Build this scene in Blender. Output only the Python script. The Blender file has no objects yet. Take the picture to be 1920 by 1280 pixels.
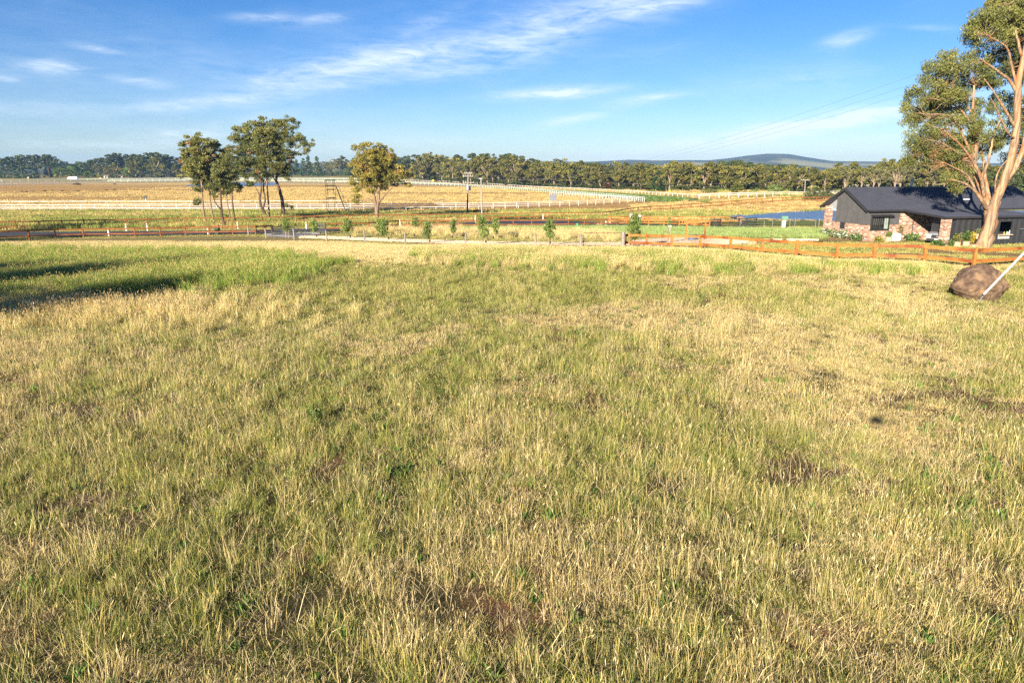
import bpy, bmesh, math, random
import numpy as np
from mathutils import Vector
R = math.radians
random.seed(7)
rng = np.random.default_rng(11)
S = bpy.context.scene
COL = S.collection

# ------------------------------------------------------------------ camera maths
CAMZ, TILT, FPX = 6.0, R(14.4), 1280.0
CT, ST = math.cos(TILT), math.sin(TILT)

def ray(px, py):
    u = (px - 960) / FPX; v = (640 - py) / FPX
    return np.array((u, CT + v * ST, -ST + v * CT))

def at(px, py, Y):
    """point of the picture ray at distance Y in front of the camera"""
    d = ray(px, py)
    return Vector(d * (Y / d[1])) + Vector((0, 0, CAMZ))

def project(x, y, z):
    zz = z - CAMZ
    dep = y * CT - zz * ST
    up = y * ST + zz * CT
    dep = np.where(np.abs(dep) < .01, .01, dep)
    return 960 + FPX * x / dep, 640 - FPX * up / dep

# ------------------------------------------------------------------ noise and terrain
def _hash(i, j, s):
    h = np.sin(i * 127.1 + j * 311.7 + s * 74.7) * 43758.5453
    return h - np.floor(h)

def vnoise(x, y, s=0.0):
    x = np.asarray(x, float); y = np.asarray(y, float)
    i = np.floor(x); j = np.floor(y); fx = x - i; fy = y - j
    fx = fx * fx * (3 - 2 * fx); fy = fy * fy * (3 - 2 * fy)
    a = _hash(i, j, s); b = _hash(i + 1, j, s); c = _hash(i, j + 1, s); d = _hash(i + 1, j + 1, s)
    return (a * (1 - fx) + b * fx) * (1 - fy) + (c * (1 - fx) + d * fx) * fy

def fbm(x, y, s=0.0, o=3):
    t = 0; a = .5; n = 0
    for k in range(o):
        t = t + a * vnoise(np.asarray(x) * 2 ** k + 17 * k, np.asarray(y) * 2 ** k - 9 * k, s + k); n += a; a *= .5
    return t / n

def sm(t, a, b):
    t = np.clip((np.asarray(t, float) - a) / (b - a), 0, 1)
    return t * t * (3 - 2 * t)

PY = [-9000, 0, 30, 42, 52, 59, 70, 83, 95, 120, 160, 200, 550, 900, 7000]
PZ = [0, 0, 0, -.05, -.4, -.8, -1.7, -2.35, -2.55, -3.1, -3.9, -4.0, -3.7, -4, -5]
WATER = -3.2
def pond_m(x, y):
    yf = np.minimum(130 + (x - 42.6) * .72, 147)
    yn = np.maximum(128 - (x - 42.6) * .5, 121)
    return np.minimum(np.minimum(y - yn, yf - y), np.minimum((x - 42) * .6, 150 - x))

def terr(x, y):
    x = np.asarray(x, float); y = np.asarray(y, float)
    z = np.interp(y, PY, PZ)
    # smooth the profile's corners
    z = (z + np.interp(y - 4, PY, PZ) + np.interp(y + 4, PY, PZ)) / 3
    z = z + 1.75 * sm(x, 22, 72) * sm(y, 138, 168) * (1 - sm(y, 240, 340))
    pad = sm(x, 20, 27) * sm(y, 50, 56) * (1 - sm(y, 70, 82)) * (1 - sm(x, 60, 70))
    z = z * (1 - pad) + (-.48) * pad
    z = z + (fbm(x * .18, y * .18, 3) - .5) * .14 * (1 - pad) * (1 - sm(y, 150, 250))
    m = pond_m(x, y)
    w = sm(m, -3, 1.5)
    z = z * (1 - w) + np.minimum(z, WATER - .9) * w
    return z

_Y = np.concatenate((np.arange(4, 140, .1), np.geomspace(140, 6500, 3000)))
def G(px, py):
    """where the picture ray meets the terrain"""
    d = ray(px, py)
    k = _Y / d[1]
    X = d[0] * k; Z = CAMZ + d[2] * k
    h = Z - terr(X, _Y)
    i = int(np.argmax(h < 0))
    if h[i] >= 0: i = len(_Y) - 1
    i = max(i, 1)
    t = h[i - 1] / (h[i - 1] - h[i] + 1e-9) if h[i] < 0 else 1
    y = _Y[i - 1] + (_Y[i] - _Y[i - 1]) * t
    x = d[0] * y / d[1]
    return Vector((x, y, float(terr(x, y))))

def GZ(x, y): return float(terr(x, y))

# ------------------------------------------------------------------ objects
def tag(o, label=None, cat=None, group=None, kind=None):
    if label: o['label'] = label
    if cat: o['category'] = cat
    if group: o['group'] = group
    if kind: o['kind'] = kind
    return o

def thing(name, label, cat, loc=(0, 0, 0), group=None, rz=0):
    o = bpy.data.objects.new(name, None); COL.objects.link(o)
    o.location = loc; o.rotation_euler = (0, 0, rz); o.empty_display_size = .2
    return tag(o, label, cat, group)

def mesh_from(name, V, F, mats, mi=None, colors=None, smooth=False):
    me = bpy.data.meshes.new(name)
    V = np.asarray(V, np.float32)
    if isinstance(F, np.ndarray):
        n, k = F.shape
        me.vertices.add(len(V)); me.vertices.foreach_set('co', V.ravel())
        me.loops.add(n * k); me.loops.foreach_set('vertex_index', F.astype(np.int32).ravel())
        me.polygons.add(n)
        me.polygons.foreach_set('loop_start', np.arange(0, n * k, k, dtype=np.int32))
    else:
        me.from_pydata([tuple(map(float, v)) for v in V], [], [tuple(int(i) for i in f) for f in F])
    me.update(calc_edges=True)
    me.validate()
    for m in (mats if isinstance(mats, (list, tuple)) else [mats]): me.materials.append(m)
    if mi is not None: me.polygons.foreach_set('material_index', np.asarray(mi, np.int32))
    if colors is not None:
        a = me.color_attributes.new('col', 'FLOAT_COLOR', 'POINT')
        c = np.ones((len(V), 4), np.float32); c[:, :3] = colors
        a.data.foreach_set('color', c.ravel())
    if smooth: me.polygons.foreach_set('use_smooth', np.ones(len(me.polygons), bool))
    return me

def link(name, me, parent=None, loc=None):
    o = bpy.data.objects.new(name, me); COL.objects.link(o)
    if parent: o.parent = parent
    if loc is not None: o.location = loc
    return o

class MB:
    """collects shapes for ONE mesh"""
    def __init__(s): s.v = []; s.f = []; s.m = []; s.mi = 0
    def add(s, vs, fs):
        b = len(s.v); s.v += [tuple(v) for v in vs]
        s.f += [tuple(i + b for i in f) for f in fs]; s.m += [s.mi] * len(fs)
    def box(s, c, d, rz=0, bev=0):
        cx, cy, cz = c; dx, dy, dz = d[0] / 2, d[1] / 2, d[2] / 2
        ca, sa = math.cos(rz), math.sin(rz); vs = []
        for z in (-dz, dz):
            for x, y in ((-dx, -dy), (dx, -dy), (dx, dy), (-dx, dy)):
                vs.append((cx + x * ca - y * sa, cy + x * sa + y * ca, cz + z))
        s.add(vs, [(3, 2, 1, 0), (4, 5, 6, 7), (0, 1, 5, 4), (1, 2, 6, 5), (2, 3, 7, 6), (3, 0, 4, 7)])
    def beam(s, p, q, w, h):
        p = Vector(p); q = Vector(q); d = (q - p).normalized()
        up = Vector((0, 0, 1)) if abs(d.z) < .95 else Vector((0, 1, 0))
        a = d.cross(up).normalized(); b = a.cross(d).normalized()
        vs = [e + a * (i * w / 2) + b * (j * h / 2) for e in (p, q) for i, j in ((-1, -1), (1, -1), (1, 1), (-1, 1))]
        s.add(vs, [(3, 2, 1, 0), (4, 5, 6, 7), (0, 1, 5, 4), (1, 2, 6, 5), (2, 3, 7, 6), (3, 0, 4, 7)])
    def tube(s, pts, rad, n=6, cap=True):
        pts = [Vector(p) for p in pts]
        if not isinstance(rad, (list, tuple)): rad = [rad] * len(pts)
        vs = []; fs = []
        ref = Vector((.31, .91, .27)).normalized()
        for i, p in enumerate(pts):
            d = (pts[min(i + 1, len(pts) - 1)] - pts[max(i - 1, 0)])
            d = d.normalized() if d.length > 1e-6 else Vector((0, 0, 1))
            a = d.cross(ref)
            if a.length < .1: a = d.cross(Vector((1, 0, 0)))
            a.normalize(); b = d.cross(a)
            for k in range(n):
                t = 2 * math.pi * k / n
                vs.append(p + (a * math.cos(t) + b * math.sin(t)) * rad[i])
        for i in range(len(pts) - 1):
            for k in range(n):
                fs.append((i * n + k, i * n + (k + 1) % n, (i + 1) * n + (k + 1) % n, (i + 1) * n + k))
        if cap:
            fs.append(tuple(range(n - 1, -1, -1))); e = (len(pts) - 1) * n
            fs.append(tuple(e + k for k in range(n)))
        s.add(vs, fs)
    def lathe(s, c, prof, n=12):
        c = Vector(c)
        s.tube([c + Vector((0, 0, z)) for r, z in prof], [max(r, .001) for r, z in prof], n)
    def prism(s, poly, y0, y1):
        """poly in x,z; extruded along y"""
        n = len(poly)
        vs = [(x, y0, z) for x, z in poly] + [(x, y1, z) for x, z in poly]
        fs = [tuple(range(n)), tuple(range(2 * n - 1, n - 1, -1))]
        fs += [(i, i + n, (i + 1) % n + n, (i + 1) % n) for i in range(n)]
        s.add(vs, fs)
    def mesh(s, name, mats, org=(0, 0, 0), smooth=False):
        V = np.array(s.v, float).reshape(-1, 3) - np.array(org)
        me = mesh_from(name, V, s.f, mats, s.m)
        if smooth: me.polygons.foreach_set('use_smooth', np.ones(len(me.polygons), bool))
        return me
    def build(s, name, mats, parent=None, smooth=False, local=False, loc=None):
        """vertices are in world space unless local"""
        org = (0, 0, 0) if (local or parent is None) else parent.location
        return link(name, s.mesh(name, mats, org, smooth), parent, loc)

def grounded(name, mb, mats, base, label, cat, group=None, smooth=False):
    """a thing that is one mesh, its origin at its base; vertices of mb in world space"""
    o = link(name, mb.mesh(name, mats, base, smooth), None, base)
    return tag(o, label, cat, group)

# ------------------------------------------------------------------ materials
MATS = {}
def nmat(name):
    m = bpy.data.materials.new(name); m.use_nodes = True
    nt = m.node_tree
    for n in list(nt.nodes): nt.nodes.remove(n)
    out = nt.nodes.new('ShaderNodeOutputMaterial')
    return m, nt, out

def N(nt, t, **kw):
    n = nt.nodes.new(t)
    for k, v in kw.items():
        if k.startswith('i_'): n.inputs[k[2:].replace('_', ' ')].default_value = v
        else: setattr(n, k, v)
    return n

def c4(c): return (c[0], c[1], c[2], 1)

def noisy(name, c0, c1, scale=5, rough=.8, bump=0, stretch=(1, 1, 1), detail=4, spec=.3, metal=0, c2=None, s2=1.0, space='Object', lo=.35, hi=.65):
    """two-tone noise material, optionally a third colour in larger patches"""
    m, nt, out = nmat(name); L = nt.links.new
    b = N(nt, 'ShaderNodeBsdfPrincipled'); b.inputs['Roughness'].default_value = rough
    b.inputs['Specular IOR Level'].default_value = spec; b.inputs['Metallic'].default_value = metal
    tc = N(nt, 'ShaderNodeTexCoord'); mp = N(nt, 'ShaderNodeMapping'); mp.inputs['Scale'].default_value = stretch
    L(tc.outputs[space], mp.inputs[0])
    no = N(nt, 'ShaderNodeTexNoise', i_Scale=scale, i_Detail=detail, i_Roughness=.6); L(mp.outputs[0], no.inputs['Vector'])
    r = N(nt, 'ShaderNodeMapRange'); r.inputs[1].default_value = lo; r.inputs[2].default_value = hi; L(no.outputs[0], r.inputs[0])
    mx = N(nt, 'ShaderNodeMix', data_type='RGBA'); mx.inputs[6].default_value = c4(c0); mx.inputs[7].default_value = c4(c1)
    L(r.outputs[0], mx.inputs[0]); col = mx.outputs[2]
    if c2 is not None:
        n2 = N(nt, 'ShaderNodeTexNoise', i_Scale=s2, i_Detail=3); L(mp.outputs[0], n2.inputs['Vector'])
        r2 = N(nt, 'ShaderNodeMapRange'); r2.inputs[1].default_value = .5; r2.inputs[2].default_value = .65; L(n2.outputs[0], r2.inputs[0])
        m2 = N(nt, 'ShaderNodeMix', data_type='RGBA'); L(r2.outputs[0], m2.inputs[0]); L(col, m2.inputs[6]); m2.inputs[7].default_value = c4(c2)
        col = m2.outputs[2]
    L(col, b.inputs['Base Color'])
    if bump:
        bp = N(nt, 'ShaderNodeBump', i_Strength=bump, i_Distance=.05); L(no.outputs[0], bp.inputs['Height']); L(bp.outputs[0], b.inputs['Normal'])
    L(b.outputs[0], out.inputs[0])
    MATS[name] = m
    return m

def leafmat(name, tint=(1, 1, 1), trans=.3, rnd=.25, spec=.0):
    """leaf: colour from the mesh attribute 'col', light passing through"""
    m, nt, out = nmat(name); L = nt.links.new
    at_ = N(nt, 'ShaderNodeAttribute', attribute_name='col')
    oi = N(nt, 'ShaderNodeObjectInfo')
    r = N(nt, 'ShaderNodeMapRange'); r.inputs[3].default_value = 1 - rnd; r.inputs[4].default_value = 1 + rnd; L(oi.outputs['Random'], r.inputs[0])
    mu = N(nt, 'ShaderNodeVectorMath', operation='SCALE'); L(at_.outputs['Color'], mu.inputs[0]); L(r.outputs[0], mu.inputs['Scale'])
    mt = N(nt, 'ShaderNodeVectorMath', operation='MULTIPLY'); L(mu.outputs[0], mt.inputs[0]); mt.inputs[1].default_value = tint
    d = N(nt, 'ShaderNodeBsdfDiffuse'); t = N(nt, 'ShaderNodeBsdfTranslucent'); mix = N(nt, 'ShaderNodeMixShader', i_Fac=trans)
    L(mt.outputs[0], d.inputs[0]); L(mt.outputs[0], t.inputs[0]); L(d.outputs[0], mix.inputs[1]); L(t.outputs[0], mix.inputs[2])
    if spec:
        g = N(nt, 'ShaderNodeBsdfGlossy', i_Roughness=.45); g.inputs[0].default_value = (.8, .8, .8, 1)
        m2 = N(nt, 'ShaderNodeMixShader', i_Fac=spec); L(mix.outputs[0], m2.inputs[1]); L(g.outputs[0], m2.inputs[2]); mix = m2
    L(mix.outputs[0], out.inputs[0]); MATS[name] = m
    return m

def plain(name, c, rough=.5, metal=0, spec=.4, var=.12, scale=8):
    c1 = tuple(min(1, k * (1 + var)) for k in c); c0 = tuple(k * (1 - var) for k in c)
    return noisy(name, c0, c1, scale, rough, metal=metal, spec=spec)
SKY_STR = .044; EXPOSURE = 1.42; DENOISE = False; HAZE = 1.35e-4; GRASS = 1.0; CLOUD = (8.5, 9.5, 10.5); SKY_SAT = 1.34; SKY_TINT = (.80, .92, 1.2); SKY_LOW = (.76, .86, 1.2)
# ------------------------------------------------------------------ camera, sun, sky
cam_d = bpy.data.cameras.new('camera'); cam = bpy.data.objects.new('camera', cam_d); COL.objects.link(cam)
cam.location = (0, 0, CAMZ); cam.rotation_euler = (R(90) - TILT, 0, 0)
cam_d.sensor_width = 36; cam_d.lens = 24; cam_d.clip_start = .1; cam_d.clip_end = 30000
S.camera = cam

SUN_EL, SUN_AZ = R(18.9), math.atan2(.5195, .9381)      # light travels towards azimuth +29 deg right of forward
sd = Vector((math.sin(SUN_AZ) * math.cos(SUN_EL), math.cos(SUN_AZ) * math.cos(SUN_EL), -math.sin(SUN_EL)))
sun_d = bpy.data.lights.new('sun', 'SUN'); sun_d.energy = 5.0; sun_d.angle = R(.53); sun_d.color = (1.0, .87, .69)
sun = bpy.data.objects.new('sun', sun_d); COL.objects.link(sun)
sun.rotation_euler = sd.to_track_quat('-Z', 'Y').to_euler(); sun.location = (-40, -60, 60)

W = bpy.data.worlds.new('World'); S.world = W; W.use_nodes = True
nt = W.node_tree
for n in list(nt.nodes): nt.nodes.remove(n)
L = nt.links.new
wo = N(nt, 'ShaderNodeOutputWorld'); bg = N(nt, 'ShaderNodeBackground', i_Strength=SKY_STR)
sky = N(nt, 'ShaderNodeTexSky', sky_type='NISHITA'); sky.sun_disc = False
sky.sun_elevation = SUN_EL; sky.sun_rotation = SUN_AZ + math.pi
sky.altitude = 800; sky.air_density = 1.0; sky.dust_density = .0; sky.ozone_density = 2.2
hs = N(nt, 'ShaderNodeHueSaturation', i_Saturation=SKY_SAT); L(sky.outputs[0], hs.inputs['Color'])

def Mth(op, a, b=None, c=None, clamp=False):
    n = N(nt, 'ShaderNodeMath', operation=op); n.use_clamp = clamp
    for i, v in enumerate((a, b, c)):
        if v is None: continue
        if isinstance(v, (int, float)): n.inputs[i].default_value = v
        else: L(v, n.inputs[i])
    return n.outputs[0]

tc = N(nt, 'ShaderNodeTexCoord'); sp = N(nt, 'ShaderNodeSeparateXYZ'); L(tc.outputs['Generated'], sp.inputs[0])
az = Mth('MULTIPLY', Mth('ARCTAN2', sp.outputs[0], sp.outputs[1]), 180 / math.pi)
el = Mth('MULTIPLY', Mth('ARCSINE', sp.outputs[2]), 180 / math.pi)
# cirrus: (photo x, y, half width, half height, tilt deg rising right, strength)
CLOUDS = [(690, 118, 150, 26, 9, .55), (870, 98, 150, 30, 8, .62), (1000, 85, 70, 34, 20, .3), (560, 140, 90, 14, 12, .5), (640, 160, 70, 8, 4, .4), (830, 140, 80, 8, 6, .35),
          (1130, 20, 150, 26, 6, .75), (1250, 8, 90, 14, 8, .45), (1040, 175, 95, 9, 3, 1.2), (340, 258, 90, 16, 6, .75), (410, 190, 130, 12, 7, .7),
          (98, 127, 50, 11, -3, .95), (180, 92, 40, 6, -4, .6), (15, 150, 22, 5, -5, .5), (260, 152, 50, 9, -8, .4),
          (1560, 228, 150, 13, 8, 1.6), (1400, 258, 160, 14, 7, 1.3), (1200, 290, 160, 14, 3, .7), (1210, 186, 60, 7, 5, .75), (1100, 218, 90, 8, 12, .65),
          (1590, 72, 38, 11, 12, .65), (1740, 52, 40, 5, -6, .35), (490, 34, 50, 8, 3, .6), (600, 38, 42, 8, 10, .65), (120, 272, 110, 8, 1, .4),
          (800, 45, 60, 14, 18, .3), (480, 225, 60, 10, 12, .3), (1480, 150, 120, 10, 5, .18), (700, 270, 260, 12, 3, .3), (1640, 262, 120, 10, 4, .35), (60, 205, 160, 14, 2, .25)]
tot = None
for cx, cy, hw, hh, ti, st in CLOUDS:
    d = ray(cx, cy); d = d / np.linalg.norm(d)
    a0 = math.degrees(math.atan2(d[0], d[1])); e0 = math.degrees(math.asin(d[2]))
    d2 = ray(cx + 30, cy); d2 /= np.linalg.norm(d2); k = (math.degrees(math.atan2(d2[0], d2[1])) - a0) / 30
    d3 = ray(cx, cy - 30); d3 /= np.linalg.norm(d3); ke = (math.degrees(math.asin(d3[2])) - e0) / 30
    da = Mth('SUBTRACT', az, a0); de = Mth('SUBTRACT', el, e0)
    c, s = math.cos(R(ti)), math.sin(R(ti))
    u = Mth('MULTIPLY_ADD', da, c / (hw * k), Mth('MULTIPLY', de, s / (hw * k)))
    v = Mth('MULTIPLY_ADD', de, c / (hh * ke), Mth('MULTIPLY', da, -s / (hh * ke)))
    q = Mth('ADD', Mth('MULTIPLY', u, u), Mth('MULTIPLY', v, v))
    g = Mth('MULTIPLY', Mth('EXPONENT', Mth('MULTIPLY', q, -.8)), st)
    tot = g if tot is None else Mth('ADD', tot, g)
cv = N(nt, 'ShaderNodeCombineXYZ'); L(az, cv.inputs[0]); L(el, cv.inputs[1])
def streak(rot, sx, sy, detail, dist):
    mp = N(nt, 'ShaderNodeMapping'); mp.inputs['Rotation'].default_value = (0, 0, R(rot)); mp.inputs['Scale'].default_value = (sx, sy, 1)
    L(cv.outputs[0], mp.inputs[0])
    n = N(nt, 'ShaderNodeTexNoise', i_Scale=1.0, i_Detail=detail, i_Roughness=.62, i_Distortion=dist); L(mp.outputs[0], n.inputs['Vector'])
    return n.outputs[0]
n1 = streak(-14, .16, .95, 7, .6); n2 = streak(10, .5, 2.2, 5, .8); n3 = streak(0, .05, .12, 3, .3)
nn = Mth('MULTIPLY_ADD', n1, .62, Mth('MULTIPLY', n2, .38))
r1 = N(nt, 'ShaderNodeMapRange'); r1.inputs[1].default_value = .33; r1.inputs[2].default_value = .64; L(nn, r1.inputs[0])
mask = Mth('MULTIPLY', tot, r1.outputs[0])
r3 = N(nt, 'ShaderNodeMapRange'); r3.inputs[1].default_value = .42; r3.inputs[2].default_value = .8; L(n3, r3.inputs[0])
veil = Mth('MULTIPLY', Mth('MULTIPLY', r3.outputs[0], r1.outputs[0]), .30)
mask = Mth('MINIMUM', Mth('MULTIPLY', Mth('ADD', mask, veil), 1.0), .85)
tn = N(nt, 'ShaderNodeVectorMath', operation='MULTIPLY'); L(hs.outputs[0], tn.inputs[0]); 
te = N(nt, 'ShaderNodeMapRange'); te.inputs[1].default_value = 0; te.inputs[2].default_value = 16; L(el, te.inputs[0])
tmx = N(nt, 'ShaderNodeMix', data_type='RGBA'); L(te.outputs[0], tmx.inputs[0]); tmx.inputs[6].default_value = (*SKY_LOW, 1); tmx.inputs[7].default_value = (*SKY_TINT, 1); L(tmx.outputs[2], tn.inputs[1])
mxs = N(nt, 'ShaderNodeMix', data_type='RGBA'); L(mask, mxs.inputs[0]); L(tn.outputs[0], mxs.inputs[6])
mxs.inputs[7].default_value = (CLOUD[0], CLOUD[1], CLOUD[2], 1)
L(mxs.outputs[2], bg.inputs[0]); L(bg.outputs[0], wo.inputs[0])

S.view_settings.view_transform = 'Standard'; S.view_settings.look = 'None'; S.view_settings.gamma = 1
S.view_settings.exposure = EXPOSURE
S.cycles.max_bounces = 6; S.cycles.diffuse_bounces = 3; S.cycles.transmission_bounces = 4; S.cycles.transparent_max_bounces = 8
S.cycles.volume_bounces = 0; S.cycles.use_denoising = DENOISE
S.cycles.use_adaptive_sampling = True; S.cycles.adaptive_threshold = .015
S.cycles.sample_clamp_indirect = 4

# ------------------------------------------------------------------ ground
def zones(x, y):
    """the ground's own colours: what grows or lies where"""
    z = terr(x, y); px, py = project(x, y, z)
    n1 = fbm(x * .12, y * .12, 1); n2 = fbm(x * .5, y * .5, 2); n3 = fbm(x * .03, y * .03, 5)
    def mix(a, b, t):
        t = np.clip(t, 0, 1)[..., None]; return np.array(a) * (1 - t) + np.array(b) * t if not isinstance(a, np.ndarray) else a * (1 - t) + np.array(b) * t
    c = mix((.13, .095, .05), (.09, .08, .035), sm(n1, .4, .6))
    c = mix(c, (.27, .135, .075), sm(n2 + (n1 - .5) * .6, .66, .78) * .8)
    # straw field towards the fence
    c = mix(c, (.38, .28, .12), sm(y, 36, 48) * (1 - sm(px, 700, 1000)) * .9)
    # lawn and verge around the drive, mown
    lawn = sm(y, 58, 64)
    c = mix(c, mix((.21, .19, .07), (.33, .26, .11), sm(n1, .38, .6)), lawn)
    # house yard: worn lawn
    yard = sm(x, 12, 15) * sm(y, 43, 46) * (1 - sm(y, 80, 84))
    c = mix(c, mix((.33, .23, .12), (.12, .17, .05), sm(n1, .45, .58)), yard)
    # long grass between road and track
    far = sm(y, 97, 103)
    c = mix(c, mix((.36, .27, .10), (.15, .18, .055), sm(n1 + (n3 - .5), .42, .6)), far)
    # orange earth by the road edges and on the pond bank
    bank = sm(x, 20, 30) * sm(y, 132, 140) * (1 - sm(y, 178, 190))
    c = mix(c, mix((.62, .36, .13), (.52, .40, .14), sm(n2 * .5 + n1 * .5, .42, .58)), bank)
    ring = sm(pond_m(x, y), -6, -3.2) * (1 - sm(pond_m(x, y), -.4, .4))
    c = mix(c, (.17, .17, .05), ring * .8)
    # infield of the race course
    inf = sm(y, 156, 162) * (1 - sm(px, 1190, 1230) * (1 - sm(y, 200, 260)))
    band = sm(fbm(x * .004 + 3, y * .045, 8), .45, .6)
    c = mix(c, mix((.63, .46, .19), (.46, .29, .11), band), inf)
    c = mix(c, mix((.38, .30, .11), (.20, .21, .07), sm(n1, .4, .6)), sm(y, 430, 480) * .8)
    rt = sm(x, 30, 60) * sm(y, 185, 200)
    c = mix(c, mix((.56, .42, .15), (.24, .26, .08), sm(fbm(x * .05, y * .05, 9), .42, .58)), rt)
    c = mix(c, (.09, .10, .045), sm(y, 620, 900))
    return c

ys = np.concatenate((np.arange(-60, 4, 8), np.arange(4, 130, 1.0), np.arange(130, 420, 2.5), np.geomspace(420, 4600, 46)))
xp = np.concatenate((np.arange(0, 70, 1.0), np.arange(70, 340, 4), np.geomspace(340, 4200, 22)))
xs = np.concatenate((-xp[:0:-1], xp))
XX, YY = np.meshgrid(xs, ys); ZZ = terr(XX, YY)
V = np.stack((XX.ravel(), YY.ravel(), ZZ.ravel()), 1)
nx, ny = len(xs), len(ys)
I = np.arange(nx * ny).reshape(ny, nx)
F = np.stack((I[:-1, :-1].ravel(), I[:-1, 1:].ravel(), I[1:, 1:].ravel(), I[1:, :-1].ravel()), 1)
def ground_mat():
    m, nt, out = nmat('ground'); L = nt.links.new
    b = N(nt, 'ShaderNodeBsdfPrincipled', i_Roughness=.95); b.inputs['Specular IOR Level'].default_value = 0
    a = N(nt, 'ShaderNodeAttribute', attribute_name='col'); tc = N(nt, 'ShaderNodeTexCoord')
    n1 = N(nt, 'ShaderNodeTexNoise', i_Scale=2.2, i_Detail=8, i_Roughness=.75); L(tc.outputs['Object'], n1.inputs['Vector'])
    mp = N(nt, 'ShaderNodeMapping'); mp.inputs['Scale'].default_value = (.06, .35, 1); L(tc.outputs['Object'], mp.inputs[0])
    n2 = N(nt, 'ShaderNodeTexNoise', i_Scale=1, i_Detail=6, i_Roughness=.7); L(mp.outputs[0], n2.inputs['Vector'])
    r1 = N(nt, 'ShaderNodeMapRange'); r1.inputs[1].default_value = .25; r1.inputs[2].default_value = .75; r1.inputs[3].default_value = .55; r1.inputs[4].default_value = 1.4
    L(n1.outputs[0], r1.inputs[0])
    r2 = N(nt, 'ShaderNodeMapRange'); r2.inputs[1].default_value = .25; r2.inputs[2].default_value = .75; r2.inputs[3].default_value = .7; r2.inputs[4].default_value = 1.25
    L(n2.outputs[0], r2.inputs[0])
    mu = N(nt, 'ShaderNodeMath', operation='MULTIPLY'); L(r1.outputs[0], mu.inputs[0]); L(r2.outputs[0], mu.inputs[1])
    sc = N(nt, 'ShaderNodeVectorMath', operation='SCALE'); L(a.outputs['Color'], sc.inputs[0]); L(mu.outputs[0], sc.inputs['Scale'])
    L(sc.outputs[0], b.inputs['Base Color'])
    n3 = N(nt, 'ShaderNodeTexNoise', i_Scale=5, i_Detail=6, i_Roughness=.8); L(tc.outputs['Object'], n3.inputs['Vector'])
    bp = N(nt, 'ShaderNodeBump', i_Strength=.7, i_Distance=.25); L(n3.outputs[0], bp.inputs['Height']); L(bp.outputs[0], b.inputs['Normal'])
    L(b.outputs[0], out.inputs[0]); return m
gm = ground_mat()
me = mesh_from('ground', V, F, gm, colors=zones(XX.ravel(), YY.ravel()), smooth=True)
ground = tag(link('ground', me), 'dry grass paddock ground falling away to the race course plain', 'ground', kind='structure')

def lerp_px(pts, t):
    d = [0]
    for a, b in zip(pts, pts[1:]): d.append(d[-1] + abs(b[0] - a[0]) + abs(b[1] - a[1]))
    s = t * d[-1]
    for i in range(len(pts) - 1):
        if s <= d[i + 1] or i == len(pts) - 2:
            k = (s - d[i]) / (d[i + 1] - d[i] + 1e-9)
            return tuple(pts[i][j] + (pts[i + 1][j] - pts[i][j]) * k for j in range(len(pts[i])))

def interp_x(pts, x):
    return float(np.interp(x, [p[0] for p in pts], [p[1] for p in pts]))

def sheet(name, upper, lower, mat, dz, label, cat, nu=60, nv=4, x0=None, x1=None, edge=None, rough=0):
    """a strip of ground cover between two lines seen in the photo, laid on the terrain"""
    x0 = upper[0][0] if x0 is None else x0; x1 = upper[-1][0] if x1 is None else x1
    V = []; F = []
    for i in range(nu + 1):
        x = x0 + (x1 - x0) * i / nu
        a = G(x, interp_x(upper, x)); b = G(x, interp_x(lower, x))
        for j in range(nv + 1):
            p = a.lerp(b, j / nv)
            if edge and j in (0, nv):
                p.y += edge * (vnoise(p.x * .5, j * 9.) - .5); 
            V.append((p.x, p.y, float(terr(p.x, p.y)) + dz + (random.uniform(-rough, rough) if rough else 0)))
    for i in range(nu):
        for j in range(nv):
            k = i * (nv + 1) + j
            F.append((k, k + nv + 1, k + nv + 2, k + 1))
    me = mesh_from(name, V, F, mat, smooth=not rough)
    if me.polygons[0].normal.z < 0: me.flip_normals()
    return tag(link(name, me), label, cat, kind='structure')

asphalt = noisy('asphalt', (.055, .056, .060), (.085, .086, .09), 3, .9, bump=.1, spec=.1)
gravel = noisy('gravel', (.66, .50, .33), (.80, .63, .44), 1.2, 1, bump=0, c2=(.62, .47, .31), s2=.3, spec=0)
concrete = noisy('concrete', (.36, .35, .34), (.45, .44, .42), 1.5, 1, spec=0)
turf = noisy('turf', (.10, .17, .035), (.17, .26, .06), .25, 1, spec=0, c2=(.09, .15, .035), s2=.08)
dirt_grey = noisy('track_dirt', (.33, .28, .24), (.40, .34, .28), .4, 1, spec=0)

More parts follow.
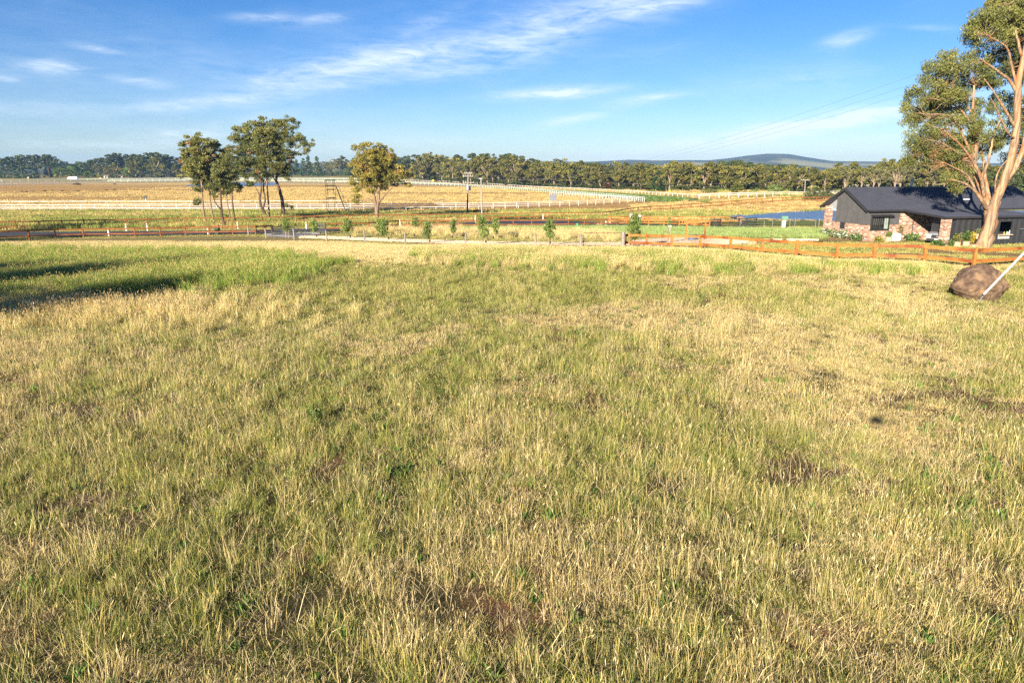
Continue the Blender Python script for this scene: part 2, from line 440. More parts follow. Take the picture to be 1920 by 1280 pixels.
ROAD_U = [(-90, 436), (0, 435.5), (200, 434.5), (400, 433), (520, 431), (620, 428.5), (700, 427), (760, 426), (840, 421), (870, 418), (930, 415), (1000, 413.5), (1060, 414.5), (1120, 418), (1200, 421), (1330, 423.5), (1480, 427), (1600, 429)]
ROAD_L = [(-90, 446), (0, 445), (200, 443), (400, 440.5), (520, 438), (620, 434), (700, 431.5), (760, 430.5), (840, 427.5), (870, 426.7), (930, 426.5), (1000, 426), (1060, 425.5), (1120, 424.7), (1200, 424.5), (1330, 426), (1480, 429.5), (1600, 431.5)]
sheet('road', ROAD_U, ROAD_L, asphalt, .05, 'dark asphalt road crossing behind the timber fence to a turning area', 'road', 120, 4)
sheet('driveway', [(560, 442), (640, 444.5), (700, 447), (800, 450.3), (900, 453.2), (1000, 454.8), (1100, 455.6), (1170, 455), (1205, 449), (1260, 446), (1330, 447.5), (1400, 449), (1480, 449.5), (1535, 450)],
      [(555, 446.5), (640, 450), (700, 453), (800, 456.5), (900, 459), (1000, 460.3), (1100, 461), (1170, 461.5), (1205, 462), (1260, 462.5), (1330, 462.5), (1400, 457.5), (1480, 453), (1535, 452.5)],
      gravel, .07, 'pale beige gravel driveway leading to the gravel yard by the house', 'driveway', 900, 44, edge=.5, rough=.034)
sheet('driveway_apron', [(500, 438.5), (540, 438), (600, 436)], [(500, 443), (540, 446.5), (600, 441.5)], concrete, .06, 'grey concrete apron joining the driveway to the road', 'driveway', 12, 4)
sheet('track_turf', [(690, 340.5), (800, 342.5), (900, 347.5), (1000, 354.5), (1100, 358.5), (1200, 364.3), (1260, 369), (1300, 371)],
      [(690, 341.8), (800, 344.5), (900, 350.5), (1000, 357.5), (1100, 366.5), (1200, 377), (1260, 379), (1300, 374)], turf, .06, 'green mown turf race track curving round its bend', 'race track', 80, 4)
sheet('track_verge', [(600, 394.5), (760, 394.3), (900, 393)], [(600, 398), (760, 399.5), (900, 397)], turf, .06, 'strip of green mown grass in front of the white rails', 'grass strip', 24, 3)
sheet('dirt_path', [(640, 376.8), (850, 374.6), (900, 372.4), (985, 366)], [(640, 378.0), (850, 375.6), (900, 373.4), (985, 366.9)], dirt_grey, .06, 'thin grey dirt path across the golden infield', 'path', 40, 1)
sheet('dirt_track', [(-90, 346.5), (0, 345.2), (340, 340.2), (700, 343.8), (860, 346.6), (950, 350.5), (1020, 355), (1120, 365), (1160, 372)],
      [(-90, 348.6), (0, 347), (340, 341.4), (700, 345.2), (860, 348.6), (950, 352.6), (1020, 357.4), (1120, 368.5), (1160, 375)], dirt_grey, .06, 'pale dirt training track inside the green turf', 'race track', 90, 2)

# water
def water_mat():
    m, nt, out = nmat('water'); L = nt.links.new
    b = N(nt, 'ShaderNodeBsdfPrincipled', i_Roughness=.3); b.inputs['Base Color'].default_value = (.10, .16, .25, 1); b.inputs['IOR'].default_value = 1.33
    tc = N(nt, 'ShaderNodeTexCoord'); mp = N(nt, 'ShaderNodeMapping'); mp.inputs['Scale'].default_value = (1, .25, 1); L(tc.outputs['Object'], mp.inputs[0])
    n = N(nt, 'ShaderNodeTexNoise', i_Scale=3, i_Detail=4); L(mp.outputs[0], n.inputs['Vector'])
    bp = N(nt, 'ShaderNodeBump', i_Strength=.02, i_Distance=.1); L(n.outputs[0], bp.inputs['Height']); L(bp.outputs[0], b.inputs['Normal'])
    L(b.outputs[0], out.inputs[0]); return m
wm = water_mat()
me = mesh_from('water', [(38, 114, WATER), (160, 114, WATER), (160, 154, WATER), (38, 154, WATER)], [(0, 1, 2, 3)], wm)
# keep the pond's sheet inside its basin
gx = np.arange(41, 152, 1.5); gy = np.arange(117, 151, 1.5); WX, WY = np.meshgrid(gx, gy)
keep = pond_m(WX, WY) > -2.6
vi = {}; V = []; F = []
def wv(i, j):
    if (i, j) not in vi: vi[(i, j)] = len(V); V.append((gx[j], gy[i], WATER))
    return vi[(i, j)]
for i in range(len(gy) - 1):
    for j in range(len(gx) - 1):
        if keep[i:i + 2, j:j + 2].any(): F.append((wv(i, j), wv(i, j + 1), wv(i + 1, j + 1), wv(i + 1, j)))
bpy.data.meshes.remove(me)
tag(link('water', mesh_from('water', V, F, wm)), 'blue water of the farm dam behind the house', 'water', kind='structure')
sheet('lake', [(350, 347.2), (400, 344.5), (440, 343), (500, 342.4), (520, 343)], [(350, 349.4), (400, 349.6), (440, 349.2), (500, 348.4), (520, 346.2)], wm, .07, 'small blue pond on the golden infield behind the gum trees', 'water', 20, 3)

# hills
def hills():
    V = []; Cc = []; F = []
    prof = [(-400, 309), (300, 308), (700, 306.5), (860, 303.5), (1000, 303), (1100, 304), (1180, 300.5), (1230, 302), (1280, 301), (1330, 301.5), (1360, 298.5), (1400, 293.5), (1440, 290.5), (1480, 291.5), (1515, 297), (1560, 302.5), (1650, 304), (1750, 306), (1900, 307), (2300, 308)]
    xs = np.linspace(-400, 2300, 220); rows = 36; HS = .64
    for j in range(rows):
        t = j / (rows - 1); Y = (2300 + t * 3200) * HS
        for x in xs:
            top = at(x, np.interp(x, [p[0] for p in prof], [p[1] for p in prof]), 5500 * HS)
            k = min(1, t / .86); e = k * k * (3 - 2 * k)
            z = -12 + (top.z + 12) * e if t < .86 else top.z - (t - .86) * 160
            wx = top.x * Y / (5500 * HS)
            z += (fbm(wx * .004, Y * .003, 4) - .5) * 17 * min(1, t * 4) * (1 - .7 * sm(t, .7, .86))
            z += 10 * math.exp(-((t - .28) / .14) ** 2) * (fbm(wx * .0022, 3.3, 2))
            V.append((wx, Y, z))
            f = float(fbm(wx * .006, Y * .004, 6)); f2 = float(fbm(wx * .03, Y * .02, 7))
            hazy_forest = (.085, .10, .085); field = (.36, .34, .18)  # forest colour paled to paint in haze beyond what the volume gives
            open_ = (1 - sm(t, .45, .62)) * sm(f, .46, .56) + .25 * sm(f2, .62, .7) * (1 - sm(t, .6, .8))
            o = float(np.clip(open_, 0, 1)); Cc.append([a * (1 - o) + b * o for a, b in zip(hazy_forest, field)])
    nx = len(xs)
    for j in range(rows - 1):
        for i in range(nx - 1):
            k = j * nx + i; F.append((k, k + 1, k + nx + 1, k + nx))
    me = mesh_from('hills', V, np.array(F), gm, colors=np.array(Cc), smooth=True)
    tag(link('hills', me), 'distant blue forested hills with pale cleared slopes', 'hills', kind='structure')
hills()

if HAZE:
    mb = MB(); mb.box((0, 2000, 24), (9000, 5600, 96))
    m, nt, out = nmat('haze'); pv = N(nt, 'ShaderNodeVolumePrincipled', i_Density=HAZE)
    pv.inputs['Color'].default_value = (.30, .58, 1, 1); pv.inputs['Anisotropy'].default_value = 0
    nt.links.new(pv.outputs[0], out.inputs['Volume'])
    tag(mb.build('haze', m), 'thin pale haze in the distance', 'haze', kind='stuff')
# ------------------------------------------------------------------ grass (nobody could count it: one object of scattered tufts per kind of ground)
GR = (.14, .19, .042); GR2 = (.245, .27, .075); YG = (.43, .375, .115); SW = (.62, .47, .21); SW2 = (.74, .60, .35); BR = (.40, .27, .16); DG = (.09, .14, .03)
def tuft(name, n, spread, h0, h1, w, cols, wts, lean=.35, bend=.5, seed=0, heads=0, headcol=SW2, headlen=.07, headw=.012):
    r = np.random.default_rng(seed); V = []; F = []; Cc = []
    cols = np.array(cols); wts = np.array(wts, float); wts /= wts.sum()
    for i in range(n):
        a = r.uniform(0, 6.283); rad = spread * math.sqrt(r.uniform(0, 1))
        b = np.array((rad * math.cos(a), rad * math.sin(a), -.02))
        h = r.uniform(h0, h1)
        az = a + r.normal(0, 1.0) if r.random() < .7 else r.uniform(0, 6.283)
        ln = abs(r.normal(0, lean)); d = np.array((math.cos(az) * math.sin(ln), math.sin(az) * math.sin(ln), math.cos(ln)))
        ln2 = ln + abs(r.normal(0, bend)); d2 = np.array((math.cos(az) * math.sin(ln2), math.sin(az) * math.sin(ln2), math.cos(ln2)))
        fa = r.uniform(0, 3.1416); s = np.array((math.cos(fa), math.sin(fa), 0)) * w * r.uniform(.6, 1.3) / 2
        m = b + d * h * .55; t = m + d2 * h * .45
        k = len(V); V += [b - s, b + s, m + s * .75, m - s * .75, t]
        F += [(k, k + 1, k + 2), (k, k + 2, k + 3), (k + 3, k + 2, k + 4)]
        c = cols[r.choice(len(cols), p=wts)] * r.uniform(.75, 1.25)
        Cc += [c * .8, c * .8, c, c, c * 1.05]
        if heads and i < heads:
            k = len(V); u = d2 / np.linalg.norm(d2); hw = headw * r.uniform(.7, 1.3); q = np.array((math.cos(fa), math.sin(fa), 0)) * hw; q2 = np.array((-math.sin(fa), math.cos(fa), 0)) * hw
            p0 = t - u * .01; pm = t + u * headlen * .5; p1 = t + u * headlen
            V += [p0, pm + q, pm - q, p1, pm + q2, pm - q2]
            F += [(k, k + 1, k + 3), (k, k + 3, k + 2), (k, k + 4, k + 3), (k, k + 3, k + 5)]
            c = np.array(headcol) * r.uniform(.75, 1.2); Cc += [c] * 6
    me = mesh_from(name, V, np.array(F), MATS['grass'], colors=np.array(Cc))
    return bpy.data.objects.new(name, me)

leafmat('grass', tint=(1.10, 1.12, 1.08), trans=.2, rnd=.25)
TUFTS = bpy.data.collections.new('grass_tufts')
kinds = {}
def reg(kind, k, **kw):
    ids = []
    for i in range(k):
        nm = 'grass_tuft_%03d' % len(TUFTS.objects)
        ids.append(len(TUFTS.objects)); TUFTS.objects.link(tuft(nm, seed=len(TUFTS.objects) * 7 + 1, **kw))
    kinds[kind] = ids
reg('short_green', 6, n=150, spread=.20, h0=.025, h1=.10, w=.0062, cols=[GR, GR2, YG, SW, DG], wts=[4.5, 3.5, 1.8, 1.8, 2.2], lean=.9, bend=1.0)
reg('short_dry', 6, n=140, spread=.21, h0=.02, h1=.09, w=.0060, cols=[SW, SW2, BR, YG, GR2], wts=[4, 3.4, 2, 2.2, 1.6], lean=1.2, bend=1.1)
reg('tall_dry', 6, n=26, spread=.26, h0=.16, h1=.62, w=.0045, cols=[SW, SW2, YG, BR, GR2], wts=[4, 3, 3, 1, 1.5], lean=.22, bend=.28, heads=5, headlen=.08, headw=.005)
reg('tall_green', 5, n=65, spread=.20, h0=.12, h1=.45, w=.0065, cols=[GR, GR2, YG, SW], wts=[3, 4, 3, 1], lean=.28, bend=.4)
reg('rank_green', 5, n=85, spread=.30, h0=.30, h1=.80, w=.013, cols=[(.13, .22, .035), (.21, .30, .05), YG, SW], wts=[4, 4, 1.6, .5], lean=.25, bend=.35, heads=7, headcol=(.55, .45, .20), headlen=.09, headw=.010)
reg('rank_dry', 5, n=75, spread=.32, h0=.30, h1=.80, w=.013, cols=[SW, SW2, YG, GR2], wts=[4, 3, 3, 1.3], lean=.25, bend=.4, heads=16, headcol=(.70, .52, .30), headlen=.10, headw=.011)
reg('lush', 4, n=80, spread=.35, h0=.15, h1=.42, w=.022, cols=[(.27, .34, .12), (.20, .28, .08), (.40, .44, .20)], wts=[3, 3, 2], lean=.3, bend=.5)
reg('straw', 5, n=85, spread=.36, h0=.06, h1=.22, w=.014, cols=[SW, SW2, YG, BR, GR2], wts=[5, 4, 2, 1, 1], lean=.7, bend=.7, heads=5, headlen=.06, headw=.008)
reg('rosette', 4, n=26, spread=.05, h0=.12, h1=.26, w=.035, cols=[(.10, .17, .04), (.13, .20, .05), (.2, .24, .07)], wts=[3, 3, 1], lean=1.0, bend=.5)
reg('litter', 5, n=26, spread=.35, h0=.12, h1=.38, w=.0048, cols=[SW2, SW, (.5, .42, .28)], wts=[3, 2, 2], lean=1.9, bend=.25)
reg('mown', 4, n=90, spread=.42, h0=.03, h1=.10, w=.018, cols=[GR2, YG, SW, GR], wts=[3, 3, 2.5, 2], lean=.6, bend=.6)
reg('long_mix', 5, n=70, spread=.7, h0=.3, h1=.9, w=.04, cols=[GR2, YG, SW, GR], wts=[3, 3.5, 3, 1.5], lean=.3, bend=.45)
reg('long_green', 4, n=70, spread=.7, h0=.3, h1=.9, w=.04, cols=[GR, GR2, YG], wts=[3, 3, 1.6], lean=.3, bend=.45)
reg('long_gold', 4, n=80, spread=1.1, h0=.2, h1=.5, w=.07, cols=[(.52, .39, .17), (.46, .32, .12), (.57, .46, .23)], wts=[3, 3, 1.6], lean=.5, bend=.5)

TALL = dict(rank_green=.78, rank_dry=.75, tall_dry=.55, tall_green=.45, straw=.2, short_green=.09, short_dry=.08)
PT = dict(p=[], k=[], s=[], rz=[], tilt=[])
def put(x, y, kind, s0, s1, tilt=.12):
    """tufts of a kind at arrays of places"""
    n = len(x)
    if n == 0: return
    ids = np.array(kinds[kind]); PT['p'].append(np.stack((x, y, terr(x, y)), 1)); PT['k'].append(ids[rng.integers(0, len(ids), n)])
    s = rng.uniform(s0, s1, n)
    if kind in TALL:
        # grass stays low towards the fences so that they and the drive stand clear of it
        px, py = project(x, y, terr(x, y)); fy = np.interp(px, [p[0] for p in FENCE_PX], [p[1] for p in FENCE_PX])
        cap = np.clip((py - fy + np.interp(px, [900, 1250], [2.0, 3.2])), 1.5, None) * y / FPX / TALL[kind]
        s = np.where((py > fy - 2) & (py < fy + 60), np.minimum(s, cap), s)
        s = np.where((np.abs(px - 1840) < 62) & (py > 556) & (py < 596), np.minimum(s, .13 / TALL[kind]), s)
    PT['s'].append(s); PT['rz'].append(rng.uniform(0, 6.283, n)); PT['tilt'].append(rng.normal(0, tilt, (n, 2)))

def wedge(y0, y1, dens, margin=4):
    """random places between two distances, as wide as the view and a little more"""
    hw = lambda y: (y * CT + 6.3 * ST) * .752 + margin
    A = (hw(y0) + hw(y1)) * (y1 - y0); n = int(A * dens)
    y = rng.uniform(y0, y1, int(n * 1.6)); x = rng.uniform(-1, 1, len(y)) * hw(y1)
    k = np.abs(x) < hw(y); return x[k][:n], y[k][:n]

# clear ground: drive, road, pads
def inband(px, py, up, lo):
    u = np.interp(px, [p[0] for p in up], [p[1] for p in up]); l = np.interp(px, [p[0] for p in lo], [p[1] for p in lo])
    return (py > u) & (py < l) & (px > up[0][0]) & (px < up[-1][0])
FENCE_PX = [(0, 452), (440, 444), (500, 447), (552, 449), (613, 452), (684, 456), (760, 460), (873, 458), (1004, 461), (1089, 464), (1172, 463), (1259, 466), (1369, 471), (1428, 477), (1492, 482), (1568, 488), (1637, 488), (1732, 492), (1825, 501), (1990, 490), (2300, 470)]
def blob(px, py, cx, cy, rx, ry): return np.exp(-((px - cx) / rx) ** 2 - ((py - cy) / ry) ** 2)

for (y0, y1, dens, sc) in ((5, 10, 100, .95), (10, 16, 80, 1.05), (16, 26, 54, 1.2), (26, 40, 34, 1.4), (40, 75, 19, 1.65)):
    x, y = wedge(y0, y1, dens * GRASS)
    z = terr(x, y); px, py = project(x, y, z)
    fy = np.interp(px, [p[0] for p in FENCE_PX], [p[1] for p in FENCE_PX])
    ok = (py > fy - 1)
    x, y, px, py, fy = x[ok], y[ok], px[ok], py[ok], fy[ok]
    n1 = fbm(x * .22, y * .22, 21); n2 = fbm(x * .9, y * .9, 22); n3 = fbm(x * .07, y * .07, 23, 2)
    n4 = fbm(x * .45, y * .3, 27)
    # bare earth
    bare = (fbm(x * .55, y * .55, 25) + (fbm(x * 2.2, y * 2.2, 26) - .5) * .35)
    bare_t = .745 - .30 * (blob(px, py, 780, 1130, 300, 90) + blob(px, py, 1240, 910, 70, 26) + blob(px, py, 1100, 760, 60, 22) + blob(px, py, 1850, 1180, 120, 80) + blob(px, py, 1500, 890, 90, 30) + .6 * blob(px, py, 150, 880, 120, 60))
    n5 = fbm(x * 2.4, y * 2.4, 28, 2); live = ((bare < bare_t) | (y > 32) | (rng.random(len(x)) < .12)) & ((rng.random(len(x)) < .35 + .9 * sm(n5, .32, .58)) | (y > 40))
    # how green
    green = .63 + (n1 - .5) * 2.0 + (n2 - .5) * .7 + .16 * blob(px, py, 780, 760, 420, 170) - .30 * blob(px, py, 1500, 640, 420, 110) - .30 * blob(px, py, 150, 720, 260, 130) - .20 * blob(px, py, 1600, 830, 300, 130) - .14 * blob(px, py, 1700, 1050, 300, 120) + .25 * blob(px, py, 1880, 930, 60, 90) - .12 * blob(px, py, 450, 950, 300, 200)
    green += .28 * blob(px, py, 900, 545, 500, 22) + .30 * blob(px, py, 200, 525, 420, 40) + .3 * blob(px, py, 1300, 500, 520, 26)
    straw = sm(472 - (py - 0) + sm(px, 350, 700) * 18 + (n1 - .5) * 26, -14, 8) * (1 - sm(px + (n1 - .5) * 200, 760, 980)) * (y > 36)
    u = rng.random(len(x))
    isg = green + rng.normal(0, .16, len(x)) > .5
    st = straw > u
    a = live & ~st
    bl = np.exp(-((py - np.interp(px, [-100, 0, 250, 560, 620], [530, 527, 513, 503, 500])) / np.interp(px, [-100, 0, 250, 560, 640], [46, 44, 32, 22, 10])) ** 4) * (1 - sm(px + (n1 - .5) * 220 + (n2 - .5) * 60, 430, 650))
    isg = isg | (bl > .4)
    near_f = (py - fy) < 9; sc_ = np.where(near_f, .55, 1.0)
    for nf in (0, 1):
        q = a & (near_f == bool(nf)); f_ = .55 if nf else 1
        put(x[q & isg], y[q & isg], 'short_green', .75 * sc * f_, 1.25 * sc * f_); put(x[q & ~isg], y[q & ~isg], 'short_dry', .75 * sc * f_, 1.25 * sc * f_)
    e_ = (py - fy)[st] < 12; put(x[st][e_], y[st][e_], 'straw', .4, .65); put(x[st][~e_], y[st][~e_], 'straw', .65, 1.1)
    # taller growth on top
    u2 = rng.random(len(x))
    td = .10 + .40 * sm(n4, .48, .66) + .45 * blob(px, py, 60, 690, 240, 120) + .22 * blob(px, py, 420, 900, 260, 260) + .30 * blob(px, py, 700, 1180, 90, 110) + .30 * blob(px, py, 1550, 640, 420, 70) + .20 * blob(px, py, 1000, 960, 120, 200) - .18 * blob(px, py, 800, 720, 300, 110)
    td = np.where(py < 620, td * 1.15, td) * sm(py, 484, 520) * (1 - .85 * bl)
    k = live & (u2 < td * .15 + .015) & ~st; put(x[k], y[k], 'tall_dry', .75, 1.2, .14)
    k = live & (u2 > .30) & (u2 < .30 + .10 * sm(green, .5, .75) + .10 * blob(px, py, 1470, 760, 50, 40) + .08 * blob(px, py, 1540, 940, 40, 40) + .06 * blob(px, py, 900, 545, 500, 24)); k &= py > 488; put(x[k], y[k], 'tall_green', .6, 1.1, .14)
    tus = sm(fbm(x * .8, y * .8, 29, 2), .60, .72) * sm(py, 500, 540); k = live & (rng.random(len(x)) < tus * .2); put(x[k & isg], y[k & isg], 'tall_green', .4, .8, .2); put(x[k & ~isg], y[k & ~isg], 'tall_dry', .5, .9, .2)
    k = (u2 > .60) & (u2 < .615 + .06 * blob(px, py, 1880, 940, 70, 100)) & (y < 30) & live; put(x[k], y[k], 'rosette', .6, 1.2)
    k = (u2 > .70) & (u2 < .85) & (y < 30); put(x[k], y[k], 'litter', .7, 1.3, .1)
    # the two rank belts
    bl = np.exp(-((py - np.interp(px, [-100, 0, 250, 560, 620], [530, 527, 513, 503, 500])) / np.interp(px, [-100, 0, 250, 560, 640], [46, 44, 32, 22, 10])) ** 4) * (1 - sm(px + (n1 - .5) * 220 + (n2 - .5) * 60, 430, 650))
    k = (rng.random(len(x)) < bl * .85 * np.where(n2 > .38, 1, .5)); put(x[k], y[k], 'rank_green', .75, 1.15)
    k = (rng.random(len(x)) < blob(px, py, 100, 585, 330, 20) * .35); put(x[k], y[k], 'rank_dry', .7, 1.0)
    c2 = np.interp(px, [780, 900, 1100, 1500, 1790], [486, 482, 484, 490, 498])
    b2 = np.exp(-((py - c2) / np.interp(px, [780, 900, 1300, 1790], [14, 19, 22, 14])) ** 4) * sm(px + (n1 - .5) * 120, 760, 850) * (1 - sm(px, 1720, 1800))
    k = (rng.random(len(x)) < b2 * .85 * sm(n4 + (n2 - .5) * .3, .34, .52)); put(x[k], y[k], 'rank_green', .6, 1.05)
    k = (rng.random(len(x)) < b2 * .24 + .25 * blob(px, py, 900, 476, 90, 7) + .2 * blob(px, py, 1090, 474, 60, 6)); put(x[k], y[k], 'rank_dry', .6, 1.0)
    k = (rng.random(len(x)) < .5 * np.exp(-((py - fy - 4) / 5) ** 2) * sm(px, 1150, 1260)); put(x[k], y[k], 'rank_dry', .4, .7)
    k = (rng.random(len(x)) < .6 * (blob(px, py, 1735, 498, 40, 7) + .5 * blob(px, py, 1500, 486, 60, 5))); put(x[k], y[k], 'rank_green', .7, 1.0)

# lush strip, dry clumps and mown lawn beyond the wire fence
x, y = wedge(56, 104, 7 * GRASS)
z = terr(x, y); px, py = project(x, y, z); u = rng.random(len(x)); n1 = fbm(x * .2, y * .2, 31)
fy = np.interp(px, [p[0] for p in FENCE_PX], [p[1] for p in FENCE_PX])
road = inband(px, py, ROAD_U, ROAD_L)
DR_U = [(500, 440), (555, 441), (640, 444), (700, 446.5), (800, 449.5), (900, 452.5), (1000, 454.3), (1100, 455), (1170, 454.5), (1205, 448), (1260, 445), (1330, 446.5), (1540, 449.5)]
DR_L = [(500, 447), (555, 447), (640, 450.5), (700, 453.5), (800, 457), (900, 459.5), (1000, 461), (1100, 461.5), (1170, 462), (1260, 463), (1330, 463), (1400, 458), (1540, 453)]
drive = inband(px, py, DR_U, DR_L)
beyond = (py < fy - 1.5) & ~road & ~drive
LU_U = [(865, 427.5), (1000, 427), (1120, 426), (1200, 426.5), (1400, 429.5), (1545, 433)]; LU_L = [(865, 434), (1000, 433), (1120, 436), (1180, 446), (1250, 445), (1400, 449), (1545, 448.5)]
lush = inband(px, py, LU_U, LU_L) & beyond
put(x[lush], y[lush], 'lush', .9, 1.4)
dryc = beyond & ~lush & (u < .8 * (blob(px, py, 800, 434, 80, 5) + blob(px, py, 1090, 441, 130, 6) + blob(px, py, 920, 438, 60, 5) + blob(px, py, 700, 433, 40, 3)))
put(x[dryc], y[dryc], 'rank_dry', .7, 1.2)
lawn = beyond & ~lush & ~dryc & (py > 425) & (u < .8) & ~((px > 1525) & (py < 456))
put(x[lawn], y[lawn], 'mown', .8, 1.3)
x, y = wedge(44, 62, 9 * GRASS); px, py = project(x, y, terr(x, y)); fy = np.interp(px, [p[0] for p in FENCE_PX], [p[1] for p in FENCE_PX])
yd = (py < fy) & (px > 1400) & (py > 455) & (fbm(x * .12, y * .12, 1) > .44)
put(x[yd], y[yd], 'mown', .8, 1.3)
# long growth between road and rails, on the pond bank and along the far roads
x, y = wedge(84, 160, 1.25 * GRASS, 6); z = terr(x, y); px, py = project(x, y, z); n1 = fbm(x * .07, y * .12, 33); u = rng.random(len(x))
ok = ~inband(px, py, ROAD_U, ROAD_L) & (py < np.interp(px, [p[0] for p in ROAD_U], [p[1] for p in ROAD_U]) - 4) & (py > 396.5) & (pond_m(x, y) < -1.5) & ((px < 1180) | (y < 160)) & ~((px > 1330) & (y < 128)) & ~((px > 600) & (px < 900) & (py < 399))
g = n1 + (u - .5) * .35 + .08 * np.sin(y * .35) > .57
sp_ = np.where(px > 1180, .35, .8)
k = ok & g & (rng.random(len(x)) < sp_); put(x[k], y[k], 'long_green', .8, 1.2)
k = ok & ~g & (rng.random(len(x)) < sp_); k2 = k & (fbm(x * .09, y * .2, 35) > .5); put(x[k & ~k2], y[k & ~k2], 'long_mix', .7, 1.1); put(x[k2], y[k2], 'long_gold', .7, 1.2)
x, y = wedge(112, 152, 1.2, 0); m = pond_m(x, y); k = (m > -3) & (m < -.9) & (y > 128); put(x[k], y[k], 'long_green', .5, .9)
x, y = wedge(118, 134, 1.0 * GRASS, 0); px, py = project(x, y, terr(x, y)); k = (px > 1330) & (pond_m(x, y) < -.8); put(x[k], y[k], 'long_gold', .22, .4)
x, y = wedge(142, 182, .5 * GRASS, 0); px, py = project(x, y, terr(x, y)); k = (px > 1180) & (pond_m(x, y) < -1); put(x[k], y[k], 'long_gold', .5, 1.0)
bx, by = rng.normal(0, 1.0, 60), rng.normal(0, .25, 60); bp_ = G(1842, 567); put(bp_.x + bx, bp_.y - .1 + by, 'litter', .5, .8); put(bp_.x + bx[:25], bp_.y - .15 + by[:25], 'tall_green', .6, .9)
TU_U = [(690, 340), (800, 342), (900, 347), (1000, 354), (1100, 358), (1200, 364), (1260, 368), (1300, 370.5)]
TU_L = [(690, 342.5), (800, 345.5), (900, 351.5), (1000, 358.5), (1100, 367.5), (1200, 378.5), (1260, 380.5), (1300, 376)]
x, y = wedge(185, 340, .5 * GRASS, 0); px, py = project(x, y, terr(x, y)); k = inband(px, py, TU_U, TU_L) & (px > 900); put(x[k], y[k], 'lush', .55, .8)
# golden infield
x, y = wedge(150, 330, .22 * GRASS, 6); px, py = project(x, y, terr(x, y)); k = (px < 1215) & (py > 349) & ~inband(px, py, TU_U, TU_L) & (fbm(x * .004 + 3, y * .045, 8) < .56); put(x[k], y[k], 'long_gold', .8, 1.3)
x, y = wedge(170, 330, .12 * GRASS, 6); px, py = project(x, y, terr(x, y)); n1 = fbm(x * .05, y * .05, 9); k = (px > 1230) & (py > 352) & ~inband(px, py, TU_U, TU_L); put(x[k & (n1 > .52)], y[k & (n1 > .52)], 'long_green', 1, 1.6); put(x[k & (n1 <= .52)], y[k & (n1 <= .52)], 'long_gold', 1, 1.5)

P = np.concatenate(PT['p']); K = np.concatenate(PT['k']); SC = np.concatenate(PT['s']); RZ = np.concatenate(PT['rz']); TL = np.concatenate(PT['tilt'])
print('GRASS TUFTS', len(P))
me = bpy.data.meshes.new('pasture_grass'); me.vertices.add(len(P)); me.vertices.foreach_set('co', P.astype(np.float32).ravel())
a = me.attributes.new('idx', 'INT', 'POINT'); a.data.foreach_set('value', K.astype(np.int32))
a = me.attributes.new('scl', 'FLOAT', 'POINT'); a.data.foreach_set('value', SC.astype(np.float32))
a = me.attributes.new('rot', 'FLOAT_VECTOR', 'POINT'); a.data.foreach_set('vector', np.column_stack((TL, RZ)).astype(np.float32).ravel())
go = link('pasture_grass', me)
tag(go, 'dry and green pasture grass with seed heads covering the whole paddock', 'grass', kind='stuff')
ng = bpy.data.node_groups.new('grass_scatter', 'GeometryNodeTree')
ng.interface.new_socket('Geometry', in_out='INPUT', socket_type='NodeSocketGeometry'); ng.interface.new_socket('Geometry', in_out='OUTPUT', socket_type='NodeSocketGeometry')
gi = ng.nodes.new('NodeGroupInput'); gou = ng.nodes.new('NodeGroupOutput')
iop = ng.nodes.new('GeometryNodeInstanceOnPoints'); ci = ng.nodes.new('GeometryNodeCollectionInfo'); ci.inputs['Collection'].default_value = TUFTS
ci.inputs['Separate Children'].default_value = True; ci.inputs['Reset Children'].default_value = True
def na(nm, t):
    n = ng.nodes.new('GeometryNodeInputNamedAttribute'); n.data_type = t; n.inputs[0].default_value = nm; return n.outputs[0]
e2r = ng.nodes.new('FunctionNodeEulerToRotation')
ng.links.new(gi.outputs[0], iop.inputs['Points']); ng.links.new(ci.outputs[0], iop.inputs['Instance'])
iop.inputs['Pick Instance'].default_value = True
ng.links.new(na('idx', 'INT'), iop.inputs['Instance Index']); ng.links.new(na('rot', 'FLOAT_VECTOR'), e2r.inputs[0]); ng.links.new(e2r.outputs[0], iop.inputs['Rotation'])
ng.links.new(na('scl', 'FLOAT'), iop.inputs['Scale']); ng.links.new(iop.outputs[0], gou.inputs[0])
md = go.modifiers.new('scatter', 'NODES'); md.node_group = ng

# ------------------------------------------------------------------ trees
leafmat('gum_leaf', trans=.22, rnd=0.0, spec=.03)
leafmat('far_leaf', trans=.12, rnd=.22)
leafmat('young_leaf', trans=.32, rnd=.12, spec=.04)
bark_pale = noisy('bark_pale', (.40, .26, .145), (.15, .115, .09), 2.2, .85, bump=.6, stretch=(3, 3, .16), c2=(.31, .135, .05), s2=1.1, lo=.42, hi=.58, detail=8)
bark_mid = noisy('bark_mid', (.17, .11, .07), (.28, .20, .13), 1.4, .9, bump=.35, stretch=(2, 2, .3))
bark_dark = noisy('bark_dark', (.06, .04, .03), (.12, .08, .055), 1.6, .95, bump=.45, stretch=(2, 2, .35))
stake_wood = noisy('stake_wood', (.30, .22, .13), (.42, .32, .20), 8, .9)

